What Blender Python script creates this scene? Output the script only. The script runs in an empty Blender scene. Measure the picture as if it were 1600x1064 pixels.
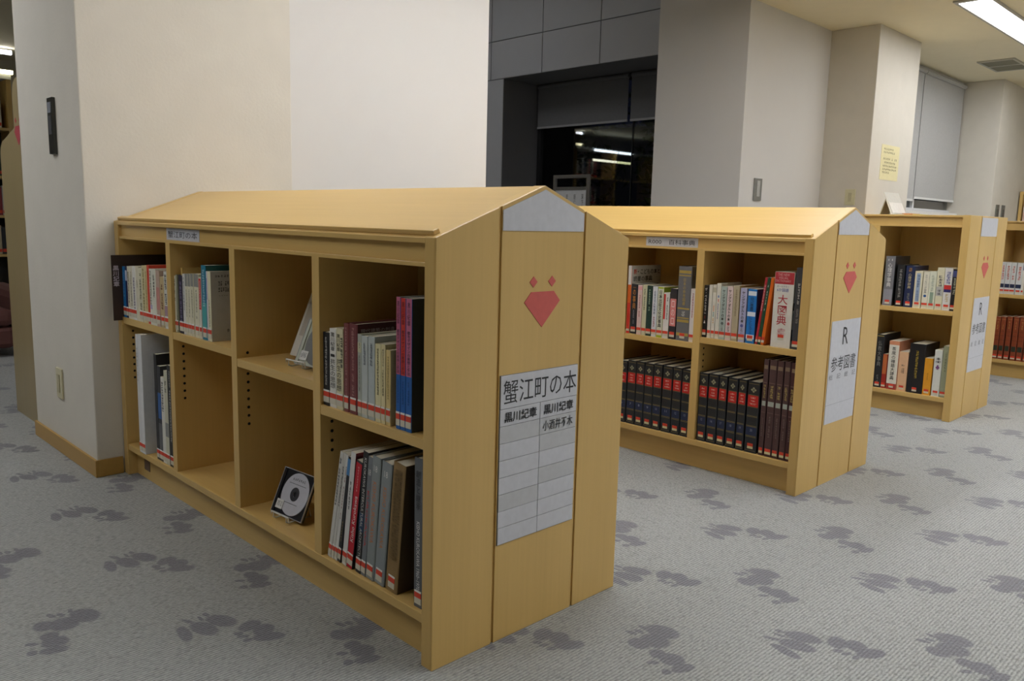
import bpy, bmesh, math, random
from mathutils import Matrix, Vector

S = bpy.context.scene
C = S.collection
random.seed(7)

# ---------------------------------------------------------------- camera, world, exposure
cam_d = bpy.data.cameras.new('camera')
cam_d.sensor_width = 36.0
cam_d.lens = 36.0 * 1266.22 / 1600.0
cam_d.clip_start = 0.02
cam = bpy.data.objects.new('camera', cam_d)
C.objects.link(cam)
CR = Vector((0.6992593, 0.71443563, 0.02486274))
CU = Vector((-0.12219733, 0.0851893, 0.98884306))
CF = Vector((-0.70434668, 0.69449587, -0.14687154))
cam.matrix_world = Matrix(((CR.x, CU.x, -CF.x, 1.22544), (CR.y, CU.y, -CF.y, -0.99625),
                           (CR.z, CU.z, -CF.z, 0.93701), (0, 0, 0, 1)))
S.camera = cam

world = bpy.data.worlds.new('night_sky')
S.world = world
world.use_nodes = True
world.node_tree.nodes['Background'].inputs[0].default_value = (0.08, 0.085, 0.17, 1)
world.node_tree.nodes['Background'].inputs[1].default_value = 0.08

S.view_settings.view_transform = 'Standard'
S.view_settings.look = 'None'
S.view_settings.gamma = 1.0
S.view_settings.use_curve_mapping = False
S.view_settings.exposure = 0.14
LAMP = 23.0           # emission of the ceiling diffusers

# recessed ceiling strips outside the view, some added as fill light: (x, y, number of panels, description, ceiling height)
LIGHTS = [(1.55, .9, 3, 'recessed ceiling light strip over the aisle beside the nearest bookcase', 2.45),
          (1.75, 4.4, 4, 'recessed ceiling light strip over the aisle beside the third bookcase', 2.45),
          (4.2, .6, 3, 'recessed ceiling light strip on the right of the room, front', 2.45),
          (4.2, 4.4, 4, 'recessed ceiling light strip on the right of the room, rear', 2.45),
          (-.68, -2.1, 1, 'added unseen fill light strip in front of the nearest bookcase', 2.45),  # added fill light, unseen, brightens the bookcase fronts
          (-3.0, -2.6, 2, 'added unseen fill light strip in the hall left of the pillar', 2.45),  # unseen lamp added to lift the near face of the left pillar
          (-4.9, 2.2, 1, 'added unseen fill light strip in the high ceiling before the night window', 3.6)]  # unseen lamp added to brighten the grey panelled wall

# ---------------------------------------------------------------- materials
def lin(h):
    h = h.lstrip('#')
    c = [int(h[i:i + 2], 16) / 255 for i in (0, 2, 4)]
    return tuple(((x + .055) / 1.055) ** 2.4 if x > .04045 else x / 12.92 for x in c) + (1,)

MATS = {}
def new_mat(key):
    m = bpy.data.materials.new(key)
    m.use_nodes = True
    nt = m.node_tree
    return m, nt, nt.nodes['Principled BSDF']

def flat(h, rough=.55, metal=0, spec=.5):
    k = ('flat', h, rough, metal, spec)
    if k not in MATS:
        m, nt, b = new_mat('paint_' + h)
        b.inputs['Roughness'].default_value = rough
        b.inputs['Metallic'].default_value = metal
        b.inputs['Specular IOR Level'].default_value = spec
        # faint surface variation so no face is perfectly uniform
        tc = nt.nodes.new('ShaderNodeTexCoord')
        n = nt.nodes.new('ShaderNodeTexNoise'); n.inputs['Scale'].default_value = 60
        n.inputs['Detail'].default_value = 3
        r = nt.nodes.new('ShaderNodeMix'); r.data_type = 'RGBA'
        c = lin(h)
        r.inputs['A'].default_value = tuple(x * .9 for x in c[:3]) + (1,)
        r.inputs['B'].default_value = tuple(min(1, x * 1.08) for x in c[:3]) + (1,)
        nt.links.new(tc.outputs['Object'], n.inputs['Vector'])
        nt.links.new(n.outputs['Fac'], r.inputs['Factor'])
        nt.links.new(r.outputs['Result'], b.inputs['Base Color'])
        MATS[k] = m
    return MATS[k]

def wood(axis, tone='d3b06b', rough=.36):
    k = ('wood', axis, tone)
    if k not in MATS:
        m, nt, b = new_mat('maple_' + axis)
        tc = nt.nodes.new('ShaderNodeTexCoord')
        mp = nt.nodes.new('ShaderNodeMapping')
        sc = {'x': (2.0, 90, 90), 'y': (90, 2.0, 90), 'z': (90, 90, 2.0)}[axis]
        mp.inputs['Scale'].default_value = sc
        n = nt.nodes.new('ShaderNodeTexNoise')
        n.inputs['Scale'].default_value = 1.0; n.inputs['Detail'].default_value = 5; n.inputs['Roughness'].default_value = .65
        mp2 = nt.nodes.new('ShaderNodeMapping')
        mp2.inputs['Scale'].default_value = tuple(max(.8, s / 14) for s in sc)
        n2 = nt.nodes.new('ShaderNodeTexNoise'); n2.inputs['Scale'].default_value = 1.0; n2.inputs['Detail'].default_value = 2
        mx = nt.nodes.new('ShaderNodeMath'); mx.operation = 'MULTIPLY_ADD'; mx.inputs[1].default_value = .45
        mr = nt.nodes.new('ShaderNodeMath'); mr.operation = 'MULTIPLY'; mr.inputs[1].default_value = .55
        cr = nt.nodes.new('ShaderNodeValToRGB')
        c = lin(tone)
        cr.color_ramp.elements[0].position = .3
        cr.color_ramp.elements[0].color = (c[0] * .9, c[1] * .885, c[2] * .84, 1)
        cr.color_ramp.elements[1].position = .7
        cr.color_ramp.elements[1].color = (c[0] * 1.04, c[1] * 1.04, c[2] * 1.05, 1)
        L = nt.links.new
        L(tc.outputs['Object'], mp.inputs['Vector']); L(mp.outputs[0], n.inputs['Vector'])
        L(tc.outputs['Object'], mp2.inputs['Vector']); L(mp2.outputs[0], n2.inputs['Vector'])
        L(n2.outputs['Fac'], mr.inputs[0]); L(n.outputs['Fac'], mx.inputs[0]); L(mr.outputs[0], mx.inputs[2])
        L(mx.outputs[0], cr.inputs['Fac']); L(cr.outputs['Color'], b.inputs['Base Color'])
        bp = nt.nodes.new('ShaderNodeBump'); bp.inputs['Strength'].default_value = .04; bp.inputs['Distance'].default_value = .001
        L(n.outputs['Fac'], bp.inputs['Height']); L(bp.outputs[0], b.inputs['Normal'])
        b.inputs['Roughness'].default_value = rough
        MATS[k] = m
    return MATS[k]

def plaster(h, scale=90, bump=.25, mott=.06, name='wallpaper'):
    k = ('plaster', h, scale, bump)
    if k not in MATS:
        m, nt, b = new_mat(name)
        tc = nt.nodes.new('ShaderNodeTexCoord')
        n = nt.nodes.new('ShaderNodeTexNoise'); n.inputs['Scale'].default_value = scale; n.inputs['Detail'].default_value = 6
        n2 = nt.nodes.new('ShaderNodeTexNoise'); n2.inputs['Scale'].default_value = 9; n2.inputs['Detail'].default_value = 5
        r = nt.nodes.new('ShaderNodeMix'); r.data_type = 'RGBA'
        c = lin(h)
        r.inputs['A'].default_value = tuple(x * (1 - mott) for x in c[:3]) + (1,)
        r.inputs['B'].default_value = tuple(min(.95, x * (1 + mott)) for x in c[:3]) + (1,)
        L = nt.links.new
        L(tc.outputs['Object'], n.inputs['Vector']); L(tc.outputs['Object'], n2.inputs['Vector'])
        L(n2.outputs['Fac'], r.inputs['Factor']); L(r.outputs['Result'], b.inputs['Base Color'])
        bp = nt.nodes.new('ShaderNodeBump'); bp.inputs['Strength'].default_value = bump; bp.inputs['Distance'].default_value = .002
        L(n.outputs['Fac'], bp.inputs['Height']); L(bp.outputs[0], b.inputs['Normal'])
        b.inputs['Roughness'].default_value = .8
        b.inputs['Specular IOR Level'].default_value = .25
        MATS[k] = m
    return MATS[k]

def glow(h, strength, name='diffuser_glow'):
    k = ('glow', h, strength)
    if k not in MATS:
        m, nt, b = new_mat(name)
        b.inputs['Base Color'].default_value = (.8, .8, .8, 1)
        b.inputs['Emission Color'].default_value = lin(h)
        b.inputs['Emission Strength'].default_value = strength
        MATS[k] = m
    return MATS[k]

def pane_glass(name='window_glass'):
    k = ('pane', name)
    if k not in MATS:
        m = bpy.data.materials.new(name); m.use_nodes = True
        nt = m.node_tree; nt.nodes.clear()
        o = nt.nodes.new('ShaderNodeOutputMaterial')
        t = nt.nodes.new('ShaderNodeBsdfTransparent'); t.inputs[0].default_value = (.75, .8, .82, 1)
        g = nt.nodes.new('ShaderNodeBsdfGlossy'); g.inputs['Roughness'].default_value = .015
        f = nt.nodes.new('ShaderNodeFresnel'); f.inputs['IOR'].default_value = 1.5
        ml = nt.nodes.new('ShaderNodeMath'); ml.operation = 'MULTIPLY'; ml.inputs[1].default_value = 1.8; ml.use_clamp = True
        x = nt.nodes.new('ShaderNodeMixShader')
        nt.links.new(f.outputs[0], ml.inputs[0]); nt.links.new(ml.outputs[0], x.inputs[0])
        nt.links.new(t.outputs[0], x.inputs[1]); nt.links.new(g.outputs[0], x.inputs[2]); nt.links.new(x.outputs[0], o.inputs[0])
        MATS[k] = m
    return MATS[k]

# carpet: ribbed loop pile along Y with woven leaf motifs on a 0.4765 m repeat
LOBES = {
 'A': (.46, .69, [(0, .037, .0395, .0195, .3753), (.0075, -.0085, .0395, .0187, .2416), (.0025, -.051, .036, .0118, -.1526), (-.047, -.0225, .0185, .0052, .4089), (-.0405, .0055, .0145, .0036, .1107), (-.051, .0225, .0105, .0054, .1651)]),
 'B': (.56, .755, [(.0645 - .1, .074 - .065, .0205, .0235, .4012), (.1015 - .1, .0895 - .065, .0225, .0225, .7497), (.137 - .1, .083 - .065, .0335, .016, 1.0191), (.0815 - .1, .0385 - .065, .011, .0066, .8567), (0, .041 - .065, .0125, .0048, 1.1071), (.021, .041 - .065, .0105, .0058, 1.249)]),
 'C': (.23, .94, [(-.004, .0395, .0385, .0235, .2725), (.0095, -.0075, .033, .025, .2998), (-.009, -.0445, .0245, .0182, .0713), (-.05, -.018, .0145, .0056, .245), (-.0465, .0215, .012, .0048, -.1419), (-.0415, -.0005, .012, .0054, .1419)]),
 'D': (.32, .88, [(-.043, .0115, .018, .0155, 1.0358), (-.0085, .0145, .0265, .0215, .6304), (.027, .0025, .027, .0128, 1.1903), (-.029, -.026, .0135, .006, .8442), (.0115, -.0355, .0105, .0092, .5404)]),
}
def carpet():
    m, nt, b = new_mat('ribbed_carpet')
    N = nt.nodes.new; L = nt.links.new
    P = .4765
    tc = N('ShaderNodeTexCoord')
    dn = N('ShaderNodeTexNoise'); dn.inputs['Scale'].default_value = 55; dn.inputs['Detail'].default_value = 4; dn.inputs['Roughness'].default_value = .7
    L(tc.outputs['Object'], dn.inputs['Vector'])
    ds = N('ShaderNodeVectorMath'); ds.operation = 'SUBTRACT'; ds.inputs[1].default_value = (.5, .5, .5)
    L(dn.outputs['Color'], ds.inputs[0])
    dm = N('ShaderNodeVectorMath'); dm.operation = 'MULTIPLY_ADD'; dm.inputs[1].default_value = (.010, .010, 0)
    L(ds.outputs[0], dm.inputs[0]); L(tc.outputs['Object'], dm.inputs[2])
    prev = None
    for key, (cx, cy, lobes) in LOBES.items():
        sub = N('ShaderNodeVectorMath'); sub.operation = 'SUBTRACT'; sub.inputs[1].default_value = (cx - P / 2, cy - P / 2, 0)
        L(dm.outputs[0], sub.inputs[0])
        wr = N('ShaderNodeVectorMath'); wr.operation = 'WRAP'
        wr.inputs[1].default_value = (P, P, 1); wr.inputs[2].default_value = (0, 0, -1)
        L(sub.outputs[0], wr.inputs[0])
        for (lx, ly, a, w, ang) in lobes:
            mp = N('ShaderNodeMapping'); mp.vector_type = 'TEXTURE'
            mp.inputs['Location'].default_value = (lx + P / 2, ly + P / 2, 0)
            mp.inputs['Rotation'].default_value = (0, 0, ang)
            mp.inputs['Scale'].default_value = (a * 1.05, w * 1.2, 1000)
            L(wr.outputs[0], mp.inputs['Vector'])
            ln = N('ShaderNodeVectorMath'); ln.operation = 'LENGTH'; L(mp.outputs[0], ln.inputs[0])
            if prev is None:
                prev = ln.outputs['Value']
            else:
                mn = N('ShaderNodeMath'); mn.operation = 'MINIMUM'
                L(prev, mn.inputs[0]); L(ln.outputs['Value'], mn.inputs[1]); prev = mn.outputs[0]
    edge = N('ShaderNodeMapRange'); edge.inputs['From Min'].default_value = .9; edge.inputs['From Max'].default_value = 1.12
    edge.inputs['To Min'].default_value = 1; edge.inputs['To Max'].default_value = 0
    L(prev, edge.inputs['Value'])
    # ribs
    mpw = N('ShaderNodeMapping'); mpw.inputs['Scale'].default_value = (1, 1, 1)
    L(tc.outputs['Object'], mpw.inputs['Vector'])
    wv = N('ShaderNodeTexWave'); wv.bands_direction = 'X'; wv.inputs['Scale'].default_value = 39.0
    wv.inputs['Distortion'].default_value = .6; wv.inputs['Detail'].default_value = 2; wv.inputs['Detail Scale'].default_value = 4
    L(mpw.outputs[0], wv.inputs['Vector'])
    mpn = N('ShaderNodeMapping'); mpn.inputs['Scale'].default_value = (260, 90, 1)
    L(tc.outputs['Object'], mpn.inputs['Vector'])
    fl = N('ShaderNodeTexNoise'); fl.inputs['Scale'].default_value = 1; fl.inputs['Detail'].default_value = 2
    L(mpn.outputs[0], fl.inputs['Vector'])
    flr = N('ShaderNodeMapRange'); flr.inputs['From Min'].default_value = .38; flr.inputs['From Max'].default_value = .62
    L(fl.outputs['Fac'], flr.inputs['Value'])
    rib = N('ShaderNodeMath'); rib.operation = 'MULTIPLY_ADD'; rib.inputs[1].default_value = .55
    fh = N('ShaderNodeMath'); fh.operation = 'MULTIPLY'; fh.inputs[1].default_value = .45
    L(flr.outputs[0], fh.inputs[0]); L(wv.outputs['Fac'], rib.inputs[0]); L(fh.outputs[0], rib.inputs[2])
    base = N('ShaderNodeMix'); base.data_type = 'RGBA'
    base.inputs['A'].default_value = lin('71736f'); base.inputs['B'].default_value = lin('b3b5b0')
    L(rib.outputs[0], base.inputs['Factor'])
    mot = N('ShaderNodeMix'); mot.data_type = 'RGBA'
    mot.inputs['A'].default_value = lin('5c5c60'); mot.inputs['B'].default_value = lin('76767b')
    L(rib.outputs[0], mot.inputs['Factor'])
    mpk = N('ShaderNodeMapping'); mpk.inputs['Scale'].default_value = (150, 85, 1)
    L(tc.outputs['Object'], mpk.inputs['Vector'])
    vk = N('ShaderNodeTexVoronoi'); vk.inputs['Scale'].default_value = 1; L(mpk.outputs[0], vk.inputs['Vector'])
    gk = N('ShaderNodeSeparateColor'); L(vk.outputs['Color'], gk.inputs[0])
    kk = N('ShaderNodeMath'); kk.operation = 'GREATER_THAN'; kk.inputs[1].default_value = .86; L(gk.outputs[0], kk.inputs[0])
    kf = N('ShaderNodeMath'); kf.operation = 'MULTIPLY'; kf.inputs[1].default_value = .28; L(kk.outputs[0], kf.inputs[0])
    flk = N('ShaderNodeMix'); flk.data_type = 'RGBA'; flk.inputs['B'].default_value = lin('55554f')
    L(kf.outputs[0], flk.inputs['Factor']); L(base.outputs['Result'], flk.inputs['A'])
    fin = N('ShaderNodeMix'); fin.data_type = 'RGBA'
    L(edge.outputs[0], fin.inputs['Factor']); L(flk.outputs['Result'], fin.inputs['A']); L(mot.outputs['Result'], fin.inputs['B'])
    L(fin.outputs['Result'], b.inputs['Base Color'])
    bp = N('ShaderNodeBump'); bp.inputs['Strength'].default_value = .6; bp.inputs['Distance'].default_value = .003
    L(rib.outputs[0], bp.inputs['Height']); L(bp.outputs[0], b.inputs['Normal'])
    b.inputs['Roughness'].default_value = .95
    b.inputs['Specular IOR Level'].default_value = .15
    b.inputs['Sheen Weight'].default_value = .5
    b.inputs['Sheen Roughness'].default_value = .5
    return m

# ---------------------------------------------------------------- mesh helpers
class MB:
    """collects shapes for ONE mesh"""
    def __init__(s):
        s.v = []; s.f = []; s.mi = []; s.cur = 0
    def poly(s, pts, faces):
        o = len(s.v); s.v += [tuple(p) for p in pts]
        for f in faces:
            s.f.append(tuple(i + o for i in f)); s.mi.append(s.cur)
        return s
    def box(s, x0, x1, y0, y1, z0, z1):
        return s.poly([(x0, y0, z0), (x1, y0, z0), (x1, y1, z0), (x0, y1, z0), (x0, y0, z1), (x1, y0, z1), (x1, y1, z1), (x0, y1, z1)],
                      [(0, 3, 2, 1), (4, 5, 6, 7), (0, 1, 5, 4), (1, 2, 6, 5), (2, 3, 7, 6), (3, 0, 4, 7)])
    def prism(s, pts, axis, a, b):
        """pts: counter-clockwise 2D outline; extruded along axis from a to b"""
        n = len(pts)
        def mk(p, h):
            return {'x': (h, p[0], p[1]), 'y': (p[0], h, p[1]), 'z': (p[0], p[1], h)}[axis]
        P = [mk(p, a) for p in pts] + [mk(p, b) for p in pts]
        F = [tuple(range(n - 1, -1, -1)), tuple(range(n, 2 * n))]
        for i in range(n):
            j = (i + 1) % n
            F.append((i, j, n + j, n + i))
        return s.poly(P, F)
    def tube(s, path, r, n=8, closed=False):
        path = [Vector(p) for p in path]
        k = len(path); rings = []
        for i, p in enumerate(path):
            if closed: d = path[(i + 1) % k] - path[i - 1]
            else: d = path[min(i + 1, k - 1)] - path[max(i - 1, 0)]
            d.normalize()
            a = d.cross(Vector((0, 0, 1)))
            if a.length < .05: a = d.cross(Vector((1, 0, 0)))
            a.normalize(); bb = d.cross(a)
            rings.append([p + a * r * math.cos(2 * math.pi * t / n) + bb * r * math.sin(2 * math.pi * t / n) for t in range(n)])
        V = [q for R_ in rings for q in R_]; F = []
        for i in range(k if closed else k - 1):
            j = (i + 1) % k
            for t in range(n):
                u = (t + 1) % n
                F.append((i * n + t, i * n + u, j * n + u, j * n + t))
        if not closed:
            F.append(tuple(range(n - 1, -1, -1))); F.append(tuple(range((k - 1) * n, k * n)))
        return s.poly(V, F)
    def disc(s, c, axis, r, a, b, n=24, r_in=0):
        """short cylinder / ring along axis from a to b around (u,v) centre"""
        pts = [(c[0] + r * math.cos(2 * math.pi * i / n), c[1] + r * math.sin(2 * math.pi * i / n)) for i in range(n)]
        if r_in == 0: return s.prism(pts, axis, a, b)
        q = [(c[0] + r_in * math.cos(2 * math.pi * i / n), c[1] + r_in * math.sin(2 * math.pi * i / n)) for i in range(n)]
        def mk(p, h):
            return {'x': (h, p[0], p[1]), 'y': (p[0], h, p[1]), 'z': (p[0], p[1], h)}[axis]
        V = [mk(p, a) for p in pts] + [mk(p, b) for p in pts] + [mk(p, a) for p in q] + [mk(p, b) for p in q]
        F = []
        for i in range(n):
            j = (i + 1) % n
            F += [(i, j, n + j, n + i), (2 * n + j, 2 * n + i, 3 * n + i, 3 * n + j), (n + i, n + j, 3 * n + j, 3 * n + i), (j, i, 2 * n + i, 2 * n + j)]
        return s.poly(V, F)
    def mesh(s, name):
        m = bpy.data.meshes.new(name)
        m.from_pydata(s.v, [], s.f); m.update()
        bm = bmesh.new(); bm.from_mesh(m)
        bmesh.ops.recalc_face_normals(bm, faces=bm.faces)
        bm.to_mesh(m); bm.free()
        if any(s.mi):
            m.polygons.foreach_set('material_index', s.mi)
        return m

def obj(name, mb, mats, parent=None, loc=None, bevel=0, smooth=False, kind=None):
    m = mb.mesh(name) if isinstance(mb, MB) else mb
    if not isinstance(mats, (list, tuple)): mats = [mats]
    if not m.materials:
        for x in mats: m.materials.append(x)
    o = bpy.data.objects.new(name, m)
    C.objects.link(o)
    if parent is not None: o.parent = parent
    if loc is not None: o.location = loc
    if smooth:
        for p in m.polygons: p.use_smooth = True
    if bevel:
        b = o.modifiers.new('edge', 'BEVEL'); b.width = bevel; b.segments = 2; b.limit_method = 'ANGLE'
    if kind: o['kind'] = kind
    return o

def tag(o, label, cat, group=None):
    o['label'] = label; o['category'] = cat
    if group: o['group'] = group
    return o

def thing(name, label, cat, loc=(0, 0, 0), rz=0, group=None):
    o = bpy.data.objects.new(name, None); C.objects.link(o)
    o.empty_display_size = .05
    o.location = loc; o.rotation_euler = (0, 0, rz)
    return tag(o, label, cat, group)

def struct(name, mb, mat, bevel=0):
    o = obj(name, mb, mat, bevel=bevel); o['kind'] = 'structure'
    return o

# lettering -> flat mesh in (u, v), scaled into a box
TXT = {}
def glyphs(body, weight=0.0):
    k = (body, weight)
    if k not in TXT:
        c = bpy.data.curves.new('lettering', 'FONT'); c.body = body; c.size = 1; c.resolution_u = 2
        c.align_x = 'CENTER'; c.space_line = 1.0; c.offset = weight
        o = bpy.data.objects.new('lettering', c); C.objects.link(o)
        dg = bpy.context.evaluated_depsgraph_get()
        m = bpy.data.meshes.new_from_object(o.evaluated_get(dg))
        V = [(v.co.x, v.co.y) for v in m.vertices]; F = [tuple(p.vertices) for p in m.polygons]
        bpy.data.objects.remove(o); bpy.data.curves.remove(c); bpy.data.meshes.remove(m)
        TXT[k] = (V, F)
    return TXT[k]

def letter_mb(body, box, face, off, mode='h', weight=0.0, keep=False):
    """box (u0,u1,v0,v1); face '-y' (u=x,v=z at y=off) or '+x' (u=y,v=z at x=off) or '+z'"""
    if mode == 'v': body = '\n'.join(body)
    V, F = glyphs(body, weight)
    if mode == 'down': V = [(y, -x) for x, y in V]
    if mode == 'up': V = [(-y, x) for x, y in V]
    a0 = min(p[0] for p in V); a1 = max(p[0] for p in V); b0 = min(p[1] for p in V); b1 = max(p[1] for p in V)
    u0, u1, v0, v1 = box
    su = (u1 - u0) / (a1 - a0); sv = (v1 - v0) / (b1 - b0)
    if keep:
        k = min(su, sv); cu = (u0 + u1) / 2; cv = (v0 + v1) / 2
        u0 = cu - k * (a1 - a0) / 2; v0 = cv - k * (b1 - b0) / 2; su = sv = k
    mk = {'-y': lambda u, v: (u, off, v), '+x': lambda u, v: (off, u, v), '+z': lambda u, v: (u, v, off)}[face]
    mb = MB()
    mb.poly([mk(u0 + (x - a0) * su, v0 + (y - b0) * sv) for x, y in V], F)
    return mb

def marks_mb(n, box, face, off, rng, horizontal=False):
    """print too small to read: n stroke clusters in a column (or row)"""
    u0, u1, v0, v1 = box
    mk = {'-y': lambda u, v: (u, off, v), '+x': lambda u, v: (off, u, v)}[face]
    mb = MB()
    def q(a, b, c, d):
        mb.poly([mk(a, c), mk(b, c), mk(b, d), mk(a, d)], [(0, 1, 2, 3)])
    for i in range(n):
        if horizontal:
            s = (u1 - u0) / n; x0, x1, y0, y1 = u0 + i * s + s * .1, u0 + (i + 1) * s - s * .1, v0, v1
        else:
            s = (v1 - v0) / n; x0, x1, y0, y1 = u0, u1, v1 - (i + 1) * s + s * .1, v1 - i * s - s * .1
        w = x1 - x0; h = y1 - y0
        if rng.random() < .06: continue
        for t in sorted(rng.sample([0, .28, .55, .82], 3)):
            e = rng.uniform(0, .25)
            q(x0 + w * e, x1 - w * rng.uniform(0, .2), y0 + h * t, y0 + h * (t + .16))
        t = rng.choice([.2, .45, .7])
        q(x0 + w * t, x0 + w * (t + .17), y0, y1)
    return mb

# ---------------------------------------------------------------- the building
CZ = 2.45
WALLPAPER = plaster('d3cdbf', 90, .3, .05, 'textured_wallpaper')
SMOOTH = plaster('d6d3cd', 30, .03, .015, 'smooth_white_paint')
BEIGE = plaster('cbc4b2', 60, .1, .03, 'beige_wall_paint')
CEIL = plaster('f0e6c8', 160, .35, .03, 'ceiling_board')
GREYTILE = plaster('b6b7ba', 40, .08, .03, 'grey_wall_panel')
GREYDARK = plaster('77777a', 40, .05, .03, 'grey_reveal_paint')
BASEB = wood('x', 'b58f4a')

fl = struct('floor', MB().box(-9, 7.2, -7.2, 11, -.1, 0), carpet())
struct('wall_pillar_left', MB().box(-2.5, -1.765, -.09, .69, .0, CZ), WALLPAPER, .004)
struct('wall_pillar_left_panel', MB().box(-2.4, -1.772, .69, 1.75, 0, CZ), SMOOTH)
struct('wall_pillar_middle', MB().box(-2.5, -1.76, 4.12, 5.35, 0, CZ + 1.2), SMOOTH)
struct('wall_pillar_right', MB().box(-2.4, -1.386, 5.352, 6.18, 0, CZ), WALLPAPER, .004)
struct('wall_window_recess', MB().box(-2.3, -1.72, 6.18, 8.35, 0, 1.12).box(-2.3, -1.72, 6.18, 8.35, 2.43, CZ), SMOOTH)
struct('wall_pillar_far', MB().box(-2.4, -1.345, 8.35, 9.6, 0, CZ), WALLPAPER, .004)
struct('wall_back', MB().box(-9, 7.2, 9.62, 9.8, 0, CZ), BEIGE)
struct('wall_right', MB().box(7, 7.2, -7.2, 9.8, 0, CZ), BEIGE)
struct('wall_front', MB().box(-9, 7.2, -7.2, -7, 0, CZ), BEIGE)
struct('wall_left', MB().box(-9, -8.7, -7.2, 5.6, 0, 3.6), BEIGE)
struct('ceiling', MB().box(-1.76, 7.2, -7.2, 9.8, CZ, CZ + .1), CEIL)
struct('ceiling_hall', MB().box(-9, -1.76, -7.2, 1.9, CZ, CZ + .1), CEIL)
struct('ceiling_high', MB().box(-9, -1.6, 1.8, 5.6, 3.6, 3.7), CEIL)
struct('wall_header_high', MB().box(-9, -1.7, 1.8, 1.9, CZ + .1, 3.6), SMOOTH)
struct('wall_header_aisle', MB().box(-1.76, -1.7, 1.9, 5.6, CZ + .1, 3.6), SMOOTH)
struct('ceiling_recess', MB().box(-2.4, -1.76, 6.1, 9.8, CZ, CZ + .1), CEIL)
# baseboards round the left pillar
def baseboard(name, mb):
    struct(name, mb, BASEB, .002)
baseboard('baseboard_left', MB().box(-2.51, -1.757, -.099, -.09, 0, .062))
baseboard('baseboard_right', MB().box(-1.765, -1.757, -.09, -.005, 0, .062))
baseboard('baseboard_middle', MB().box(-2.5, -1.752, 4.111, 4.12, 0, .062))
baseboard('baseboard_aisle', MB().box(-1.76, -1.752, 4.12, 5.35, 0, .062))
baseboard('baseboard_far', MB().box(-1.345, -1.337, 8.35, 9.25, 0, .062))

# grey panelled wall with the night window, seen through the opening
TY = 4.8
JX, LZ, WY = -4.866, 2.335, 5.35
struct('wall_window', MB().box(-9, JX, TY + .006, 5.6, 0, LZ).box(-9, -2.2, TY + .006, 5.6, LZ, 3.6)
       .box(JX, -2.2, WY - .01, 5.6, 0, .12), GREYDARK)
pan = bpy.data.objects['wall_window']
tw = .713; first = -5.765
zrows = [(LZ + .004, 2.702), (2.710, 3.42)]
k = 0
for i in range(5):
    x0 = first + i * tw
    for (z0, z1) in zrows:
        if x0 + tw > -2.3: continue
        obj('wall_tile', MB().box(x0 + .004, x0 + tw - .004, TY - .004, TY + .006, z0, z1), GREYTILE, pan, bevel=.002)
for i in range(1):
    obj('wall_tile', MB().box(-5.76, JX, TY - .004, TY + .006, .0, LZ - .004), GREYTILE, pan, bevel=.002)
# window: frame, panes, roller blinds
FR = flat('2a2a2a', .45, .3)
win = obj('window_1', MB().box(JX, JX + .05, WY - .04, WY + .04, .12, LZ).box(JX + .05, -2.2, WY - .04, WY + .04, LZ - .05, LZ)
          .box(JX + .05, -2.2, WY - .04, WY + .04, .12, .18), FR)
win['kind'] = 'structure'
obj('mullion', MB().box(-3.646, -3.634, WY - .008, WY + .008, .18, LZ - .05), FR, win)
GL = pane_glass()
obj('pane', MB().box(JX + .05, -3.646, WY - .004, WY + .004, .18, LZ - .05), GL, win)
obj('pane', MB().box(-3.634, -2.2, WY - .004, WY + .004, .18, LZ - .05), GL, win)
BL = flat('6f6f70', .7)
for x0, x1, lab in ((JX + .03, -3.66, 'dark grey roller blind half lowered over the wider night window pane'),
                    (-3.625, -2.3, 'dark grey roller blind over the narrow window strip beside the pillar')):
    t = thing('roller_blind', lab, 'blind', (0, 0, 0), group='blinds of the night window')
    obj('blind_fabric', MB().box(x0, x1, WY - .075, WY - .072, 1.905, LZ - .005), BL, t)
    obj('bottom_rail', MB().box(x0, x1, WY - .08, WY - .067, 1.885, 1.905), flat('a5a5a5', .4), t)
    obj('roller', MB().tube([(x0, WY - .07, LZ - .03), (x1, WY - .07, LZ - .03)], .022, 10), BL, t)

# right-hand window with pale blinds
PB = flat('b2b1ad', .75)
w2 = struct('window_2', MB().box(-1.80, -1.74, 6.18, 8.35, 1.12, 1.15).box(-1.80, -1.74, 6.18, 8.35, 2.40, 2.43)
            .box(-1.80, -1.74, 7.30, 7.34, 1.15, 2.40), flat('d8d8d8', .4))
obj('pane', MB().box(-1.775, -1.765, 6.18, 7.30, 1.15, 2.40), pane_glass(), w2)
obj('pane', MB().box(-1.775, -1.765, 7.34, 8.35, 1.15, 2.40), pane_glass(), w2)
obj('window_sill', MB().box(-1.74, -1.66, 6.18, 8.35, 1.09, 1.12), flat('e2e0da', .3), w2, bevel=.003)
for y0, y1, lab in ((6.2, 7.20, 'pale grey roller blind next to the column with the notice'),
                    (7.215, 8.33, 'wider pale grey roller blind with white bottom rail left of the far column')):
    t = thing('roller_blind', lab, 'blind', group='pale blinds of the right window')
    zb = 1.235 if y0 > 7 else 1.21
    obj('blind_fabric', MB().box(-1.708, -1.705, y0, y1, zb + .02, 2.428), PB, t)
    obj('bottom_rail', MB().box(-1.714, -1.699, y0, y1, zb, zb + .02), flat('dcdcd8', .35), t)
    obj('roller', MB().tube([(-1.695, y0, 2.40), (-1.695, y1, 2.40)], .02, 10), PB, t)

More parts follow.
